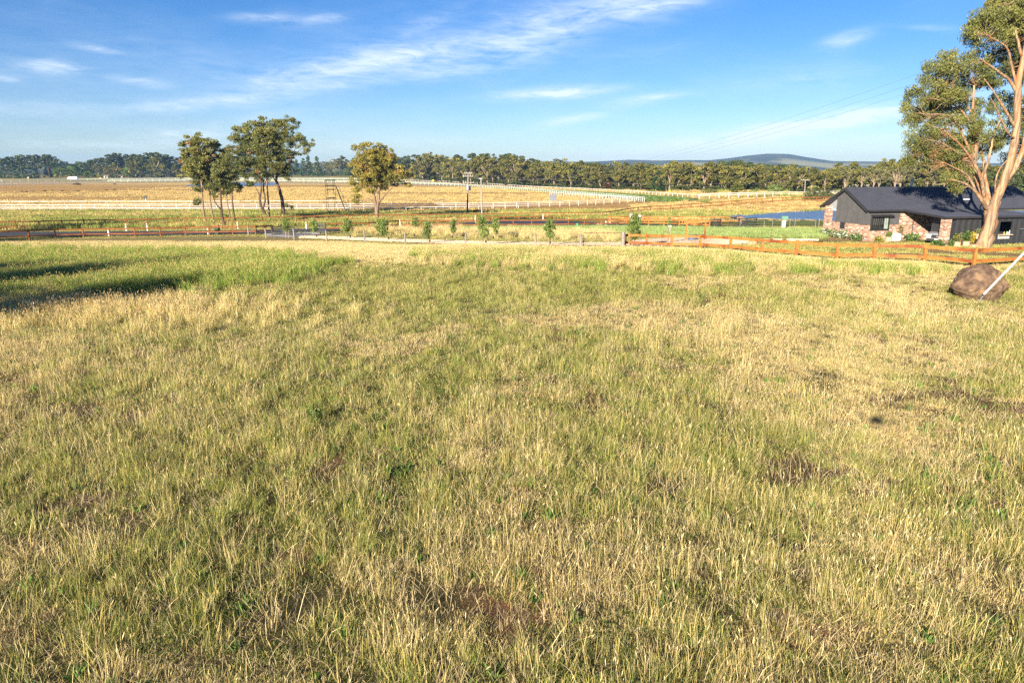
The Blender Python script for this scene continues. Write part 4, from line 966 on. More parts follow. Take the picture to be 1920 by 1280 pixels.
# left skyline, beyond the race course
row('pine', -60, 112, 17, 332.5, [(-60, 300), (0, 298), (30, 296), (60, 293), (85, 292), (112, 297)], 'pine_tree', 'old dark pine on the far left skyline, left of the white parked truck', 'pines on the far left skyline', jt=2)
row('conifer', -50, 100, 7, 334, [(-50, 316), (0, 318), (40, 304), (90, 306)], 'conifer', 'broad green conifer in front of the far left pines', 'conifers on the far left', (.95, 1.2))
row('round', 105, 168, 7, 332, [(105, 300), (125, 303), (145, 306), (168, 306)], 'round_tree', 'low rounded dark tree in the dip of the far left skyline', 'rounded trees in the far left skyline', (1.0, 1.4))
row('green', 108, 170, 4, 334, [(108, 311), (150, 313), (170, 318)], 'broadleaf_tree', 'fresh green tree behind the white parked truck', 'green trees behind the truck', (1.0, 1.3))
row('pine', 168, 345, 20, 332, [(168, 302), (190, 297), (210, 291.5), (235, 290), (255, 292), (280, 290), (310, 291), (345, 300)], 'pine_tree', 'tall umbrella crowned pine on the far skyline left of the slim gums', 'umbrella pines on the far skyline', (1.05, 1.35), 2)
row('euc', 165, 345, 11, 333, [(165, 304), (200, 312), (245, 304), (300, 298), (345, 303)], 'gum_tree', 'olive gum in front of the far umbrella pines', 'far gums in front of the umbrella pines')
row('green', 205, 300, 4, 334, 312, 'broadleaf_tree', 'fresh green tree in front of the far umbrella pines', 'green trees in front of the umbrella pines', (1.0, 1.4))
row('round', 340, 560, 14, 332, 305, 'round_tree', 'dark rounded tree seen between the gum clumps', 'dark trees behind the gum clumps', (1.0, 1.4))
row('conifer', 555, 600, 4, 329, [(555, 300), (570, 294), (600, 300)], 'conifer', 'dark upright conifer just right of the tall gum clump', 'conifers right of the tall clump', (.7, .9))
row('euc', 570, 665, 9, 329, [(570, 305), (590, 302), (620, 300), (650, 293), (665, 297)], 'gum_tree', 'open far gum between the tall clump and the lone gum', 'far gums left of the lone gum')
row('green', 590, 660, 4, 330, 321, 'broadleaf_tree', 'low green tree behind the green watch tower', 'low green trees behind the tower', (1.2, 1.7), 1.5)
row('round', 660, 760, 8, 331, 300, 'round_tree', 'dark tree behind the lone spreading gum', 'dark trees behind the lone gum', (1, 1.3))
row('pine', 745, 800, 5, 335, [(745, 300), (775, 294), (800, 296)], 'pine_tree', 'dark pine just right of the lone spreading gum', 'pines right of the lone gum', (1, 1.3), 2)
row('euc', 780, 1000, 24, [(780, 338), (850, 343), (920, 346), (1000, 350)], [(780, 299), (808, 289), (850, 299), (930, 294), (960, 297), (1000, 305)], 'gum_tree', 'pale limbed gum in the tree belt behind the two power poles', 'gums behind the power poles', (.8, 1.3), 6.5)
row('pine', 830, 1000, 7, [(830, 336), (1000, 345)], [(830, 297), (930, 291), (990, 298)], 'pine_tree', 'dark pine standing above the gums behind the two power poles', 'pines behind the power poles', (1, 1.3), 3)
row('euc', 990, 1240, 30, [(990, 350), (1100, 354), (1240, 357)], [(990, 306), (1030, 304), (1080, 308), (1130, 312), (1160, 309), (1240, 306)], 'gum_tree', 'olive gum in the tree belt behind the green race track bend', 'gums behind the track bend', (.8, 1.3), 6.5)
row('round', 1000, 1240, 12, [(1000, 345), (1240, 350)], [(1000, 308), (1240, 310)], 'round_tree', 'dark rounded tree behind the gums of the race track bend', 'dark trees behind the track bend', (1, 1.3))
row('euc', 1240, 1490, 30, [(1240, 357), (1490, 358)], [(1240, 308), (1270, 303), (1300, 306), (1370, 312), (1440, 312), (1490, 316)], 'gum_tree', 'olive gum in the tree belt left of the slender crossarm pole', 'gums left of the crossarm pole', (.8, 1.3), 6.5)
row('round', 1330, 1500, 12, [(1330, 346), (1500, 350)], [(1330, 310), (1375, 303), (1420, 308), (1500, 312)], 'round_tree', 'dark rounded tree under the distant blue hill', 'dark trees under the hill', (1.1, 1.5))
row('euc', 1490, 1700, 24, [(1490, 362), (1600, 358), (1700, 356)], [(1490, 318), (1560, 314), (1580, 308), (1630, 314), (1660, 300), (1700, 296)], 'gum_tree', 'gum behind the ridge of the dark house roof', 'gums behind the house', (.9, 1.2), 4)
row('bare', 1560, 1760, 10, [(1560, 361), (1700, 358), (1760, 358)], [(1560, 324), (1660, 316), (1760, 318)], 'bare_gum', 'pale half bare gum behind the house roof', 'half bare gums behind the house', (.9, 1.1), 4)
row('euc', 1700, 1990, 20, 358, [(1700, 294), (1760, 305), (1880, 312), (1990, 305)], 'gum_tree', 'gum seen through the branches of the huge smooth barked gum', 'gums behind the huge gum', (1, 1.25), 5)
row('round', 1860, 1990, 7, 366, 322, 'round_tree', 'dark green tree right of the huge gum trunk behind the roof', 'dark trees right of the huge trunk', (1, 1.2))

# single far trees and bushes
dkc = leafmat('conifer_leaf', tint=(.7, .8, .8), trans=.1, rnd=0)
far_tree('round', 801, 338, 300, 'conifer', 'dense dark round conifer standing above the white rails right of the lone gum', None, wide=.95, leaf=dkc, k=0)
far_tree('conifer', 1233, 359, 321, 'conifer', 'wide dark conifer at the end of the green race track', None, wide=1.15, leaf=dkc, k=1)
far_tree('round', 1139, 356, 339, 'plum_tree', 'dark purple leaved tree in the belt behind the race track', None, wide=1.1, leaf=leafmat('plum_leaf', tint=(1.5, .45, .7), trans=.1, rnd=0), k=1)
far_tree('round', 1382, 364, 341, 'round_tree', 'dark olive rounded tree above the right hand white rails', None, wide=1.1, leaf=leafmat('olive_leaf', tint=(1.7, 1.4, .8), trans=.1, rnd=0), k=2)
far_tree('round', 1376, 363, 347, 'green_bush', 'dark green bush in front of the olive rounded tree', None, 'bush', 1.0, dkc, 0)
def bush(px, base, top, label, col, cat='bush', wide=1.0, name='bush', group=None, k=None):
    return far_tree('bush', px, base, top, name, label, group, cat, wide, tint_bush(col, str(len(bpy.data.materials))), k)
bush(1264, 380, 365, 'bright green bush standing alone below the green race track', (.14, .20, .045), wide=.72)
bush(1452, 361, 343, 'large light green willow bush above the right hand white rails', (.19, .26, .075), wide=1.1)
bush(1417, 360, 351, 'green bush left of the light green willow bush', (.15, .20, .05), wide=.9)
bush(1368, 358, 349, 'yellow green bush left of the dark olive rounded tree', (.19, .23, .05), wide=1.0)
bush(1193, 357, 350, 'bright green bush left of the wide dark conifer', (.16, .24, .045), wide=1.0)
bush(1223, 361, 354, 'pale yellow green bush at the foot of the wide dark conifer', (.25, .29, .06), wide=1.1)
bush(1140, 356, 351, 'small bright green bush under the purple leaved tree', (.17, .25, .05), wide=.9)
bush(1300, 378, 369, 'low grey green scrub right of the lone bright bush', (.17, .20, .09), wide=1.9)
bush(1290, 377, 371, 'small green scrub touching the lone bright bush', (.17, .21, .06), wide=1.2)
bush(1330, 362, 353, 'wide sprawling green scrub beside the yellow sign', (.15, .17, .05), wide=2.4)
bush(1425, 372, 366, 'low dry olive scrub under the right hand rails', (.19, .18, .06), wide=1.9)
for i, (px, b, t, w) in enumerate(((1545, 375, 352, .9), (1530, 372, 358, 1.0), (1520, 376, 350, .75), (1558, 372, 360, .9))):
    bush(px, b, t, 'dark olive shrub beside the slender crossarm pole', (.10, .11, .045), wide=w, name='shrub', cat='shrub', group='shrubs by the crossarm pole')
bush(144, 347, 341.5, 'dark scrubby bush on the edge of the infield below the white truck', (.10, .095, .06), wide=1.6)
bush(104, 333.5, 325, 'small yellow tree in front of the far left conifers', (.36, .36, .05), cat='tree', wide=.45, name='yellow_tree')
bush(186, 333.5, 323, 'slim yellow green tree right of the green far trees', (.28, .32, .05), cat='tree', wide=.4, name='yellow_tree')
for i, (px, b, w) in enumerate(((50, 360.5, 1.5), (62, 360, 2), (85, 358.8, 2), (100, 359, 2.4), (118, 359, 2), (146, 358.5, 1.8), (42, 360, 1), (200, 357.5, 2), (215, 356.5, 1.5))):
    bush(px, b, b - 2.6, 'low brown weed clump in the row across the infield', (.14, .085, .04), cat='weeds', wide=w, name='weed_clump', group='brown weeds across the infield')
bush(215, 346, 343.5, 'small dark bush alone on the infield edge', (.08, .09, .04), wide=1.4)
for i, (px, b, t, w) in enumerate(((895, 402, 391, 1.6), (912, 402, 393, 1.8), (930, 401.5, 393, 1.7))):
    bush(px, b, t, 'dark green scrub at the foot of the two power poles', (.085, .095, .05), wide=w, name='scrub', cat='scrub', group='scrub by the power poles')
bush(1525, 433.5, 428.5, 'dark purple leaved shrub on the grass by the house pillar', (.09, .035, .04), wide=1.3, name='shrub', cat='shrub')
# ------------------------------------------------------------------ fences
rust = noisy('rust_timber', (.185, .062, .017), (.27, .098, .026), 2.2, .75, bump=.15, stretch=(1, 1, 1), c2=(.15, .045, .014), s2=.7)
orange = noisy('orange_timber', (.34, .125, .026), (.44, .18, .04), 2.6, .7, bump=.2, c2=(.20, .055, .014), s2=.8)
grey_wood = noisy('grey_wood', (.18, .16, .14), (.34, .30, .26), 7, .9, bump=.3, stretch=(1, 1, .2))
dark_paint = plain('dark_paint', (.030, .030, .034), .5)
white_rail = plain('white_rail', (.62, .62, .60), .35, var=.04)
mint_rail = plain('mint_rail', (.50, .72, .62), .35, var=.08)
wire_metal = plain('wire_metal', (.30, .29, .28), .45, metal=.6)
rusty_metal = plain('rusty_metal', (.16, .085, .05), .7, metal=.3, var=.3)
galv = plain('galvanised_metal', (.42, .44, .46), .4, metal=.6)
white_paint = plain('white_paint', (.78, .78, .76), .5, var=.04)
black_plastic = plain('black_plastic', (.02, .02, .022), .5)
green_metal = plain('green_metal', (.10, .24, .15), .5)

def resample(P, step):
    L_ = [0]
    for a, b in zip(P, P[1:]): L_.append(L_[-1] + (b - a).length)
    n = max(1, round(L_[-1] / step)); out = []
    for k in range(n + 1):
        s = L_[-1] * k / n
        i = min(max(int(np.searchsorted(L_, s)) - 1, 0), len(P) - 2)
        out.append(P[i].lerp(P[i + 1], (s - L_[i]) / (L_[i + 1] - L_[i] + 1e-9)))
    return out

def fence(name, label, px, mat, step=2.4, ph=1.15, pw=.13, rails=((1.02, .05, .16), (.42, .05, .16)), group=None, exact=False, side=-.09, post_mat=None, cat='fence', gaps=(), round_post=False, maxposts=100, names=None, world=None, postname='post', lean=0):
    P = world or [G(x, y) for x, y in px]
    if not exact: P = resample(P, step)
    for p in P: p.z = GZ(p.x, p.y)
    t = thing(name, label, cat, P[0], group)
    mb = MB()
    if round_post: mb.tube([(0, 0, -.15), (0, 0, ph)], [pw * .5, pw * .46], 8)
    else: mb.box((0, 0, (ph - .15) / 2), (pw, pw, ph + .15))
    pm = mb.mesh(postname, post_mat or mat)
    order = sorted(range(len(P)), key=lambda i: P[i].length)
    shown = set(order[:maxposts]); rest = []
    for i, p in enumerate(P):
        if i in gaps: continue
        if i in shown:
            o = link(postname, pm, t, p - t.location)
            o.rotation_euler = (random.gauss(0, lean), random.gauss(0, lean), random.uniform(-.1, .1)); o.scale = (1, 1, random.uniform(.97, 1.03))
        else: rest.append(p)
    if rest:
        m2 = MB()
        for p in rest: m2.box((p.x, p.y, p.z + ph / 2), (pw, pw, ph))
        o = m2.build('posts', post_mat or mat, t); o['kind'] = 'stuff'
    for k, (h, w, d) in enumerate(rails):
        mb = MB()
        for a, b in zip(P, P[1:]):
            dr = (b - a); n = Vector((-dr.y, dr.x, 0)).normalized() * side
            if n.y > 0: n = -n
            if side == 0: n = Vector((0, 0, 0))
            j = random.gauss(0, .008)
            if d is None: mb.tube([a + Vector((0, 0, h)), b + Vector((0, 0, h))], w, 5)
            else: mb.beam(a + n + Vector((0, 0, h + j)), b + n + Vector((0, 0, h - j)) - dr * .003, w, d)
        nm = names[k] if names else ('top_rail' if k == 0 else 'lower_rail')
        mb.build(nm, mat if d is not None or post_mat is None else mat, t)
    return t

# bright orange fence in front of the house
FP = [(1172, 462), (1212, 463), (1259, 465.5), (1312, 466), (1369, 470.5), (1428, 476), (1492, 481.5), (1568, 487.5), (1637, 488), (1732, 491.5), (1825, 500), (1990, 490)]
P = [G(x, y) for x, y in FP]; d = (P[-1] - P[-2]); P.append(P[-1] + d); 
fence('timber_fence', 'bright orange two rail timber fence round the house yard', None, orange, exact=True, ph=1.16, pw=.17, rails=((1.02, .06, .21), (.36, .06, .21)), world=P)
# the road fences
fence('timber_fence', 'rust brown two rail fence on the near side of the road left of the entrance', [(-60, 452.5), (44, 450), (94, 447.5), (140, 446.3), (183, 445.2), (269, 444.3), (350, 441.5), (424, 440.4), (480, 440)], rust, 2.9, group='rust brown road fences')
fence('timber_fence', 'rust brown fence panel running into the left entrance gate panel', [(481, 439.8), (500, 438.5), (512, 437.6)], rust, 1.6, 1.1)
fence('timber_fence', 'rust brown fence from the entrance along the near road edge behind young trees', [(611, 434), (627, 434), (687, 432), (747, 427)], rust, 3.0, group='rust brown road fences')
fence('timber_fence', 'long rust brown fence beyond the road running up along the dam bank', [(-60, 432.5), (0, 431), (60, 429), (120, 427), (220, 425), (330, 422), (420, 420.5), (500, 419.5), (580, 417), (650, 415.5), (720, 414), (800, 413.5), (870, 412), (960, 411), (1040, 410), (1100, 409.5), (1140, 408), (1172, 402), (1190, 398.5), (1220, 396), (1320, 389.5), (1380, 385), (1440, 380.5), (1480, 378.5), (1557, 378), (1640, 378)], rust, 2.75, group='rust brown road fences', maxposts=100)
fence('timber_fence', 'rust brown fence round the near side of the asphalt turning area', [(752, 427.5), (800, 426.8), (876, 426.8), (915, 426.5), (968, 426.2), (1021, 426), (1075, 425.5), (1095, 424.8), (1137, 424), (1157, 423.8)], rust, 2.7, group='rust brown road fences')
fence('timber_fence', 'rust orange fence behind the white signs leading to the dam gates', [(1157, 423.5), (1195, 422.8), (1214, 423), (1236, 423), (1258, 424), (1282, 425), (1305, 426), (1330, 427.5)], orange, 2.4, group='rust brown road fences')
fence('timber_fence', 'rust orange fence on the far side of the road up to the dam gates', [(1140, 418.5), (1200, 418), (1235, 418.5), (1283, 418.5), (1310, 419), (1335, 419), (1390, 420)], orange, 2.9, group='rust brown road fences')

# old post and wire fence with farm gate
WP = [(466, 442.5), (499, 446.5), (552, 448.5), (613, 451), (684, 455.5), (760, 459.5), (873, 457.5), (1004, 461), (1089, 463.5)]
P = [G(x, y) for x, y in WP]
t = thing('wire_fence', 'old fence of weathered grey round posts strung with thin wires', 'fence', P[0])
for i, p in enumerate(P):
    mb = MB(); w = .17 if i < 8 else .24; h = random.uniform(1.1, 1.25)
    mb.tube([(0, 0, -.2), (0, 0, h * .5), (.01, 0, h)], [w * .55, w * .5, w * .46], 9)
    o = link('post', mb.mesh('post', grey_wood), t, p - t.location); o.rotation_euler = (random.gauss(0, .025), random.gauss(0, .03), random.uniform(0, 6))
for h in (.25, .5, .75, 1.0):
    mb = MB()
    for a, b in zip(P, P[1:]): mb.tube([a + Vector((0, -.08, h)), a.lerp(b, .5) + Vector((0, -.08, h - .02)), b + Vector((0, -.08, h))], .004, 3)
    mb.build('wire', wire_metal, t)
a = G(1094, 463.2); b = G(1165, 462.5); a.z += .1; b.z += .1
t = thing('farm_gate', 'rusty pipe farm gate with W shaped bracing across the driveway entry', 'gate', a)
mb = MB(); up = Vector((0, 0, 1.15))
for q, w in (((a, b), .024), ((a + up, b + up), .024), ((a, a + up), .024), ((b, b + up), .024)): mb.tube(q, w, 6)
mb.build('frame', rusty_metal, t)
mb = MB(); l = lambda k, h: a.lerp(b, k) + up * h
for q in ((l(0, .02), l(.32, .98)), (l(.32, .98), l(.62, .02)), (l(.62, .02), l(.98, .85))): mb.tube(q, .016, 5)
mb.build('brace', rusty_metal, t)
mb = MB()
for h in np.linspace(.12, .92, 7): mb.tube((l(0, h), l(1, h)), .004, 3)
mb.build('mesh_wire', wire_metal, t)
p = G(1168, 463); mb = MB(); mb.tube([p - Vector((0, 0, .2)), p + Vector((0, 0, .7)), p + Vector((0, 0, 1.35))], [.17, .16, .155], 10)
grounded('gate_post', mb, grey_wood, p, 'thick weathered grey post where gate and orange fence meet', 'post')
p = G(1182, 462); mb = MB(); mb.tube([p - Vector((0, 0, .1)), p + Vector((0, 0, 1.3))], [.06, .06], 6)
grounded('garden_stake', mb, rusty_metal, p, 'thin dark brown stake beside the leafy tree by the gate', 'post')

# slatted entrance panels
def slats(name, label, px, cat='gate', n=5, h=1.15, mat=None, group=None):
    P = [G(x, y) for x, y in px]; t = thing(name, label, cat, P[0], group); mat = mat or dark_paint
    for p in P:
        mb = MB(); mb.box((p.x, p.y, p.z + h / 2), (.12, .12, h)); mb.build('post', mat, t)
    for k in range(n):
        mb = MB(); z = Vector((0, 0, .16 + k * (h - .25) / (n - 1)))
        for a, b in zip(P, P[1:]): mb.beam(a + z + Vector((0, -.08, 0)), b + z + Vector((0, -.08, 0)), .04, .12)
        mb.build('slat', mat, t)
    return t
slats('entrance_panel', 'dark slatted entrance panel sloping down on the left of the drive', [(510, 441.5), (528, 441), (545, 442.2), (553, 444)])
slats('entrance_panel', 'dark slatted entrance panel on the right of the drive', [(594, 437), (611, 437.5)], n=6, h=1.4)
slats('entrance_panel', 'dark slatted panel at the left of the dam gates', [(1330, 426.5), (1345, 426.6), (1350, 426)], n=5, h=1.2)
slats('entrance_panel', 'dark slatted panel pair at the right of the dam gates', [(1385, 424.8), (1399, 424.6), (1417, 423.6)], n=5, h=1.25)
a = G(1352, 425.5); b = G(1384, 423.5)
t = thing('metal_gate', 'thin dark double gate with black control box between slatted panels', 'gate', a)
for q0, q1 in ((0, .5), (.5, 1)):
    mb = MB(); l = lambda k, h: a.lerp(b, k) + Vector((0, 0, h))
    for q in ((l(q0, .15), l(q1, .15)), (l(q0, 1.25), l(q1, 1.4)), (l(q0, .15), l(q0, 1.3)), (l(q1, .15), l(q1, 1.4)), (l(q0, .7), l(q1, .7))): mb.tube(q, .03, 5)
    mb.build('gate_leaf', dark_paint, t)
p = a.lerp(b, .7); mb = MB(); mb.box((p.x, p.y - .1, p.z + 1.25), (.8, .25, .22)); mb.build('control_box', black_plastic, t)

# race course rails
def rail_fence(label, px, h, step, rails, mat, rad=.05, group='white race course rails', mats2=None, ps=.05, maxposts=100, arm=0):
    P = resample([G(x, y) for x, y in px], step)
    t = thing('running_rail', label, 'rail', P[0], group)
    for p in P: p.z = GZ(p.x, p.y)
    order = sorted(range(len(P)), key=lambda i: P[i].length); shown = set(order[:maxposts])
    mb = MB(); mb.tube([(0, 0, -.1), (0, 0, h * .75), (0, -arm, h)], [ps, ps, ps], 5); pm = mb.mesh('post', mat); m2 = MB(); rest = 0
    for i, p in enumerate(P):
        if i in shown: link('post', pm, t, p - t.location)
        else: m2.tube([p, p + Vector((0, 0, h * .75)), p + Vector((0, -arm, h))], ps, 4); rest += 1
    if rest: o = m2.build('posts', mat, t); o['kind'] = 'stuff'
    for k, (z, r_) in enumerate(rails):
        mb = MB(); off = Vector((0, -arm if k == 0 else 0, z)); mb.tube([p + off for p in P], r_, 6)
        mb.build('top_rail' if k == 0 else 'lower_rail', (mats2 or mat) if k else mat, t)
rail_fence('tall white three bar running rail along the near straight behind the gums', [(-90, 395.3), (0, 394.6), (300, 393.6), (640, 393), (900, 391), (1000, 388.6), (1060, 386.6), (1120, 384), (1165, 381), (1204, 377.5)], 1.3, 3.1, ((1.28, .075), (.85, .05), (.45, .045)), white_rail, ps=.07)
rail_fence('low white running rail in front of the tall white rail on the near straight', [(-90, 397.3), (0, 396.8), (400, 396.6), (640, 396.2), (850, 394), (972, 391)], .75, 3.4, ((.72, .07),), white_rail, ps=.06)
rail_fence('white and mint rail curving round the inside of the green track bend', [(1208, 378.5), (1180, 374.5), (1150, 371.5), (1100, 367.5), (1040, 362.8), (1000, 359), (950, 355.5), (900, 352), (860, 349.5)], 1.25, 1.8, ((1.25, .06), (.85, .06)), white_rail, mats2=mint_rail, ps=.08, arm=.25)
rail_fence('second white rail close inside the curving mint rail near the bend', [(1185, 377.3), (1150, 374.6), (1100, 371.3), (1060, 368.6), (1030, 366)], 1.1, 1.8, ((1.1, .08),), white_rail, ps=.07, arm=.25)
rail_fence('pale mint rail on the far side of the golden infield behind the lone gum', [(860, 349.3), (800, 346.8), (700, 344), (600, 342.2), (400, 340.4), (200, 341.8), (0, 346), (-90, 348)], 1.3, 3.6, ((1.3, .10), (.8, .10)), white_rail, mats2=mint_rail, ps=.10)
rail_fence('farthest white rail below the far treeline', [(-90, 342.4), (0, 341.5), (150, 339), (340, 337.2), (640, 337.6), (760, 339.2)], 1.3, 5, ((1.3, .11), (.8, .10)), white_rail, mats2=mint_rail, ps=.10)
rail_fence('thin white outer rail along the top edge of the green track', [(690, 338.8), (760, 340), (860, 343.4), (1000, 353.2), (1100, 357.4), (1200, 363.4), (1260, 368.3), (1310, 371.5)], .9, 3.2, ((.9, .09),), white_rail, ps=.07)
rail_fence('white chute rail with leaning posts above the dam bank on the right', [(1312, 372.5), (1400, 370.8), (1500, 368.8), (1560, 367.6), (1622, 366.2)], 1.3, 2.6, ((1.3, .07), (.85, .05)), white_rail, ps=.08, arm=.2)
rail_fence('thin low white rail across the golden infield', [(-90, 380.8), (0, 380.4), (370, 380), (480, 379.6), (640, 378.6)], .38, 6, ((.36, .10),), white_rail, ps=.05)
rail_fence('short white rail seen just above the house ridge', [(1596, 352.5), (1665, 352.5)], 1.3, 3.4, ((1.3, .07), (.85, .05)), white_rail, ps=.08)

# ------------------------------------------------------------------ power poles and wires
pole_wood = noisy('pole_wood', (.24, .22, .19), (.36, .33, .29), 2, .9, stretch=(3, 3, .2))
por = plain('porcelain', (.62, .64, .66), .3)
A_ = Vector((32, 24, GZ(32, 24))); AT = A_ + Vector((0, 0, 15.2))
Bb = G(877, 401); Bt = at(878, 323.5, Bb.y)
def power_pole(label, base, top, arms, r0=.17, transformer=False, white=None, lower=None):
    t = thing('power_pole', label, 'power pole', base)
    mb = MB()
    if lower:
        m1 = MB(); m1.tube([base - Vector((0, 0, .3)), base + Vector((0, 0, lower))], [r0 * 1.06, r0 * 1.03], 8); m1.build('shaded_pole_foot', black_plastic, t)  # foot of the pole coloured black for the shade down in the scrub
        mb.tube([base + Vector((0, 0, lower)), top], [r0, r0 * .7], 8)
    else: mb.tube([base - Vector((0, 0, .3)), top], [r0, r0 * .7], 8)
    mb.build('pole', pole_wood, t)
    for (dz, hw, ax) in arms:
        c = top + Vector((0, 0, dz)); d = Vector((math.cos(ax), math.sin(ax), 0))
        m = MB(); m.beam(c - d * hw + Vector((0, -r0, 0)), c + d * hw + Vector((0, -r0, 0)), .10, .13); ca = m.build('crossarm', pole_wood, t)
        for k in (-.92, -.45, .45, .92):
            m = MB(); q = c + d * hw * k + Vector((0, -r0, .06)); m.lathe(q, [(.03, 0), (.05, .05), (.035, .09), (.05, .13), (.03, .2)], 6); o = m.build('insulator', por, t)
    if transformer:
        m = MB(); q = top - Vector((.1, r0 + .32, 3.6)); m.lathe(q, [(.3, 0), (.34, .05), (.34, .9), (.3, 1.0), (.12, 1.02)], 12); m.build('transformer', galv, t)
        m = MB(); q = top + Vector((.35, -r0 - .05, -3.1)); m.box(q, (.25, .25, .9)); m.build('switch_box', black_plastic, t)
    return t
power_pole('power pole with two crossarms and a transformer beyond the road', Bb, Bt, ((-.15, .75, 0), (-.75, 1.0, 0), (-2.0, 1.15, 0)), .16, True, lower=2.9)
Cb = G(904, 411.5); Ct = at(902, 333.5, Cb.y)
t = power_pole('plain pale pole with a small cap beside the transformer pole', Cb, Ct, (), .17)
m = MB(); m.box(Ct + Vector((-.1, -.1, -.12)), (.6, .18, .16)); m.build('cap_bracket', galv, t)
Db = G(1508.5, 374.5); Dt = at(1510, 336.5, Db.y)
power_pole('slender pale pole with one crossarm above the dam bank', Db, Dt, ((-.2, 1.0, 0), ), .13)
power_pole('tall power pole off to the right holding the guy and wires', A_, AT, ((-.2, 1.9, .34),), .2)
Eb = G(1640.5 / 5.65 * 0 + 290.5, 333); Et = at(291, 314, Eb.y); power_pole('pale pole among the far trees left of the slim gums', Eb, Et, (), .2)
Eb = G(114, 333); Et = at(114, 320, Eb.y); power_pole('thin grey pole before the far left conifers', Eb, Et, (), .17)
Eb = G(1256, 362); Et = at(1256, 347, Eb.y); power_pole('thin grey post with a yellow sign beside the wide dark conifer', Eb, Et, (), .09)
def wire(label, p, q, sag, r=.012, grp='power lines from the right hand pole', cs=None):
    mb = MB(); pts = [p.lerp(q, k / 40) - Vector((0, 0, 4 * sag * (k / 40) * (1 - k / 40))) for k in range(41)]
    mb.tube(pts, r, 4, False); grounded('power_line', mb, wire_metal, p, label, 'power line', grp)
for k, dx in enumerate((-.9, 0, .9)):
    ad = Vector((math.cos(.34), math.sin(.34), 0)) * dx * 2.0
    wire(('upper', 'middle', 'lower')[k] + ' of three power lines slanting up across the huge gum', Bt + Vector((dx, 0, -.55)), AT + ad + Vector((0, 0, .1)), 4.2, .0065)
for k, dx in enumerate((-.7, .7)):
    wire(('left', 'right')[k] + ' thin power line from the transformer pole to the slender crossarm pole', Bt + Vector((dx, 0, -.1)), Dt + Vector((dx, 0, -.05)), 1.6, .009, 'power lines to the slender pole')
wire('short service wire between the two poles beyond the road', Bt + Vector((.9, -.1, -.7)), Ct + Vector((-.2, -.1, -.05)), .15, .012, None)

# guy wire with its white guard
ga = G(1834, 568); gt = AT - Vector((0, 0, .4)); gd = (gt - ga)
t = thing('guy_wire', 'slanting guy wire in a white plastic guard tube by the boulder', 'guy wire', ga)
g0 = at(1845, 551.5, ga.y); dirn = (at(1921, 473, ga.y - 1.0) - g0).normalized()
gt = g0 + dirn * 18.5
mb = MB(); mb.tube([g0, g0 + dirn * 3.4], .045, 8); mb.build('guard_tube', white_rail, t)
mb = MB(); mb.tube([ga - Vector((0, 0, .1)), g0, gt], .010, 5); mb.build('cable', wire_metal, t)
mb = MB(); mb.tube([ga + (g0 - ga) * .15, ga + (g0 - ga) * .8], .022, 5); mb.build('turnbuckle', galv, t)

# ------------------------------------------------------------------ boulder
def boulder():
    p = G(1834, 568); p.y += 1.25; p.x = at(1839, 530, p.y).x; p.z = GZ(p.x, p.y)
    bm = bmesh.new(); bmesh.ops.create_icosphere(bm, subdivisions=6, radius=1)
    for v in bm.verts:
        c = v.co.copy(); n = c.normalized()
        x, y, z = c
        f = 1 + .16 * (fbm(x * 1.6 + 5, y * 1.6 + z * 1.3, 41) - .5) * 2 + .07 * (fbm(x * 5 + 2, z * 5 + y * 3, 42) - .5) * 2 - .05 * abs(float(fbm(x * 2.6 + y, z * 2.6 - y, 44)) - .5) * 4 + .035 * (float(fbm(x * 14, z * 14 + y * 9, 43)) - .5) * 2
        q = Vector((x * 1.17, y * .95, z * .86)) * float(f)
        q.x += .22 * max(0, z) * -.1; 
        q.z += .10 * max(0, 1 - abs(x - .05) * 2) * max(0, z)
        if z < 0: q.x += -.10 * z * (1 if x < 0 else -.6); q.x *= 1 - .06 * max(0, -z - .2)
        if x > .35 and z > .1: q.z -= (x - .35) * .28
        q.x *= 1 + .10 * (1 - z * z); q.z *= 1 + .08 * (1 - abs(x))
        if z < -.6: q.z = -.6 + (q.z + .6) * .3
        v.co = q
    me = bpy.data.meshes.new('boulder'); bm.to_mesh(me); bm.free()
    me.materials.append(noisy('rock', (.085, .055, .038), (.19, .125, .08), 3.2, .95, bump=1.0, detail=12, c2=(.26, .17, .095), s2=1.3, lo=.4, hi=.6))
    me.polygons.foreach_set('use_smooth', np.ones(len(me.polygons), bool))
    o = link('boulder', me, None, p + Vector((0, 0, .62))); o.scale = (.96, .95, 1.02)
    tag(o, 'big rounded brown boulder, shaped like an old hay bale, lying in the dry grass', 'boulder')
boulder()

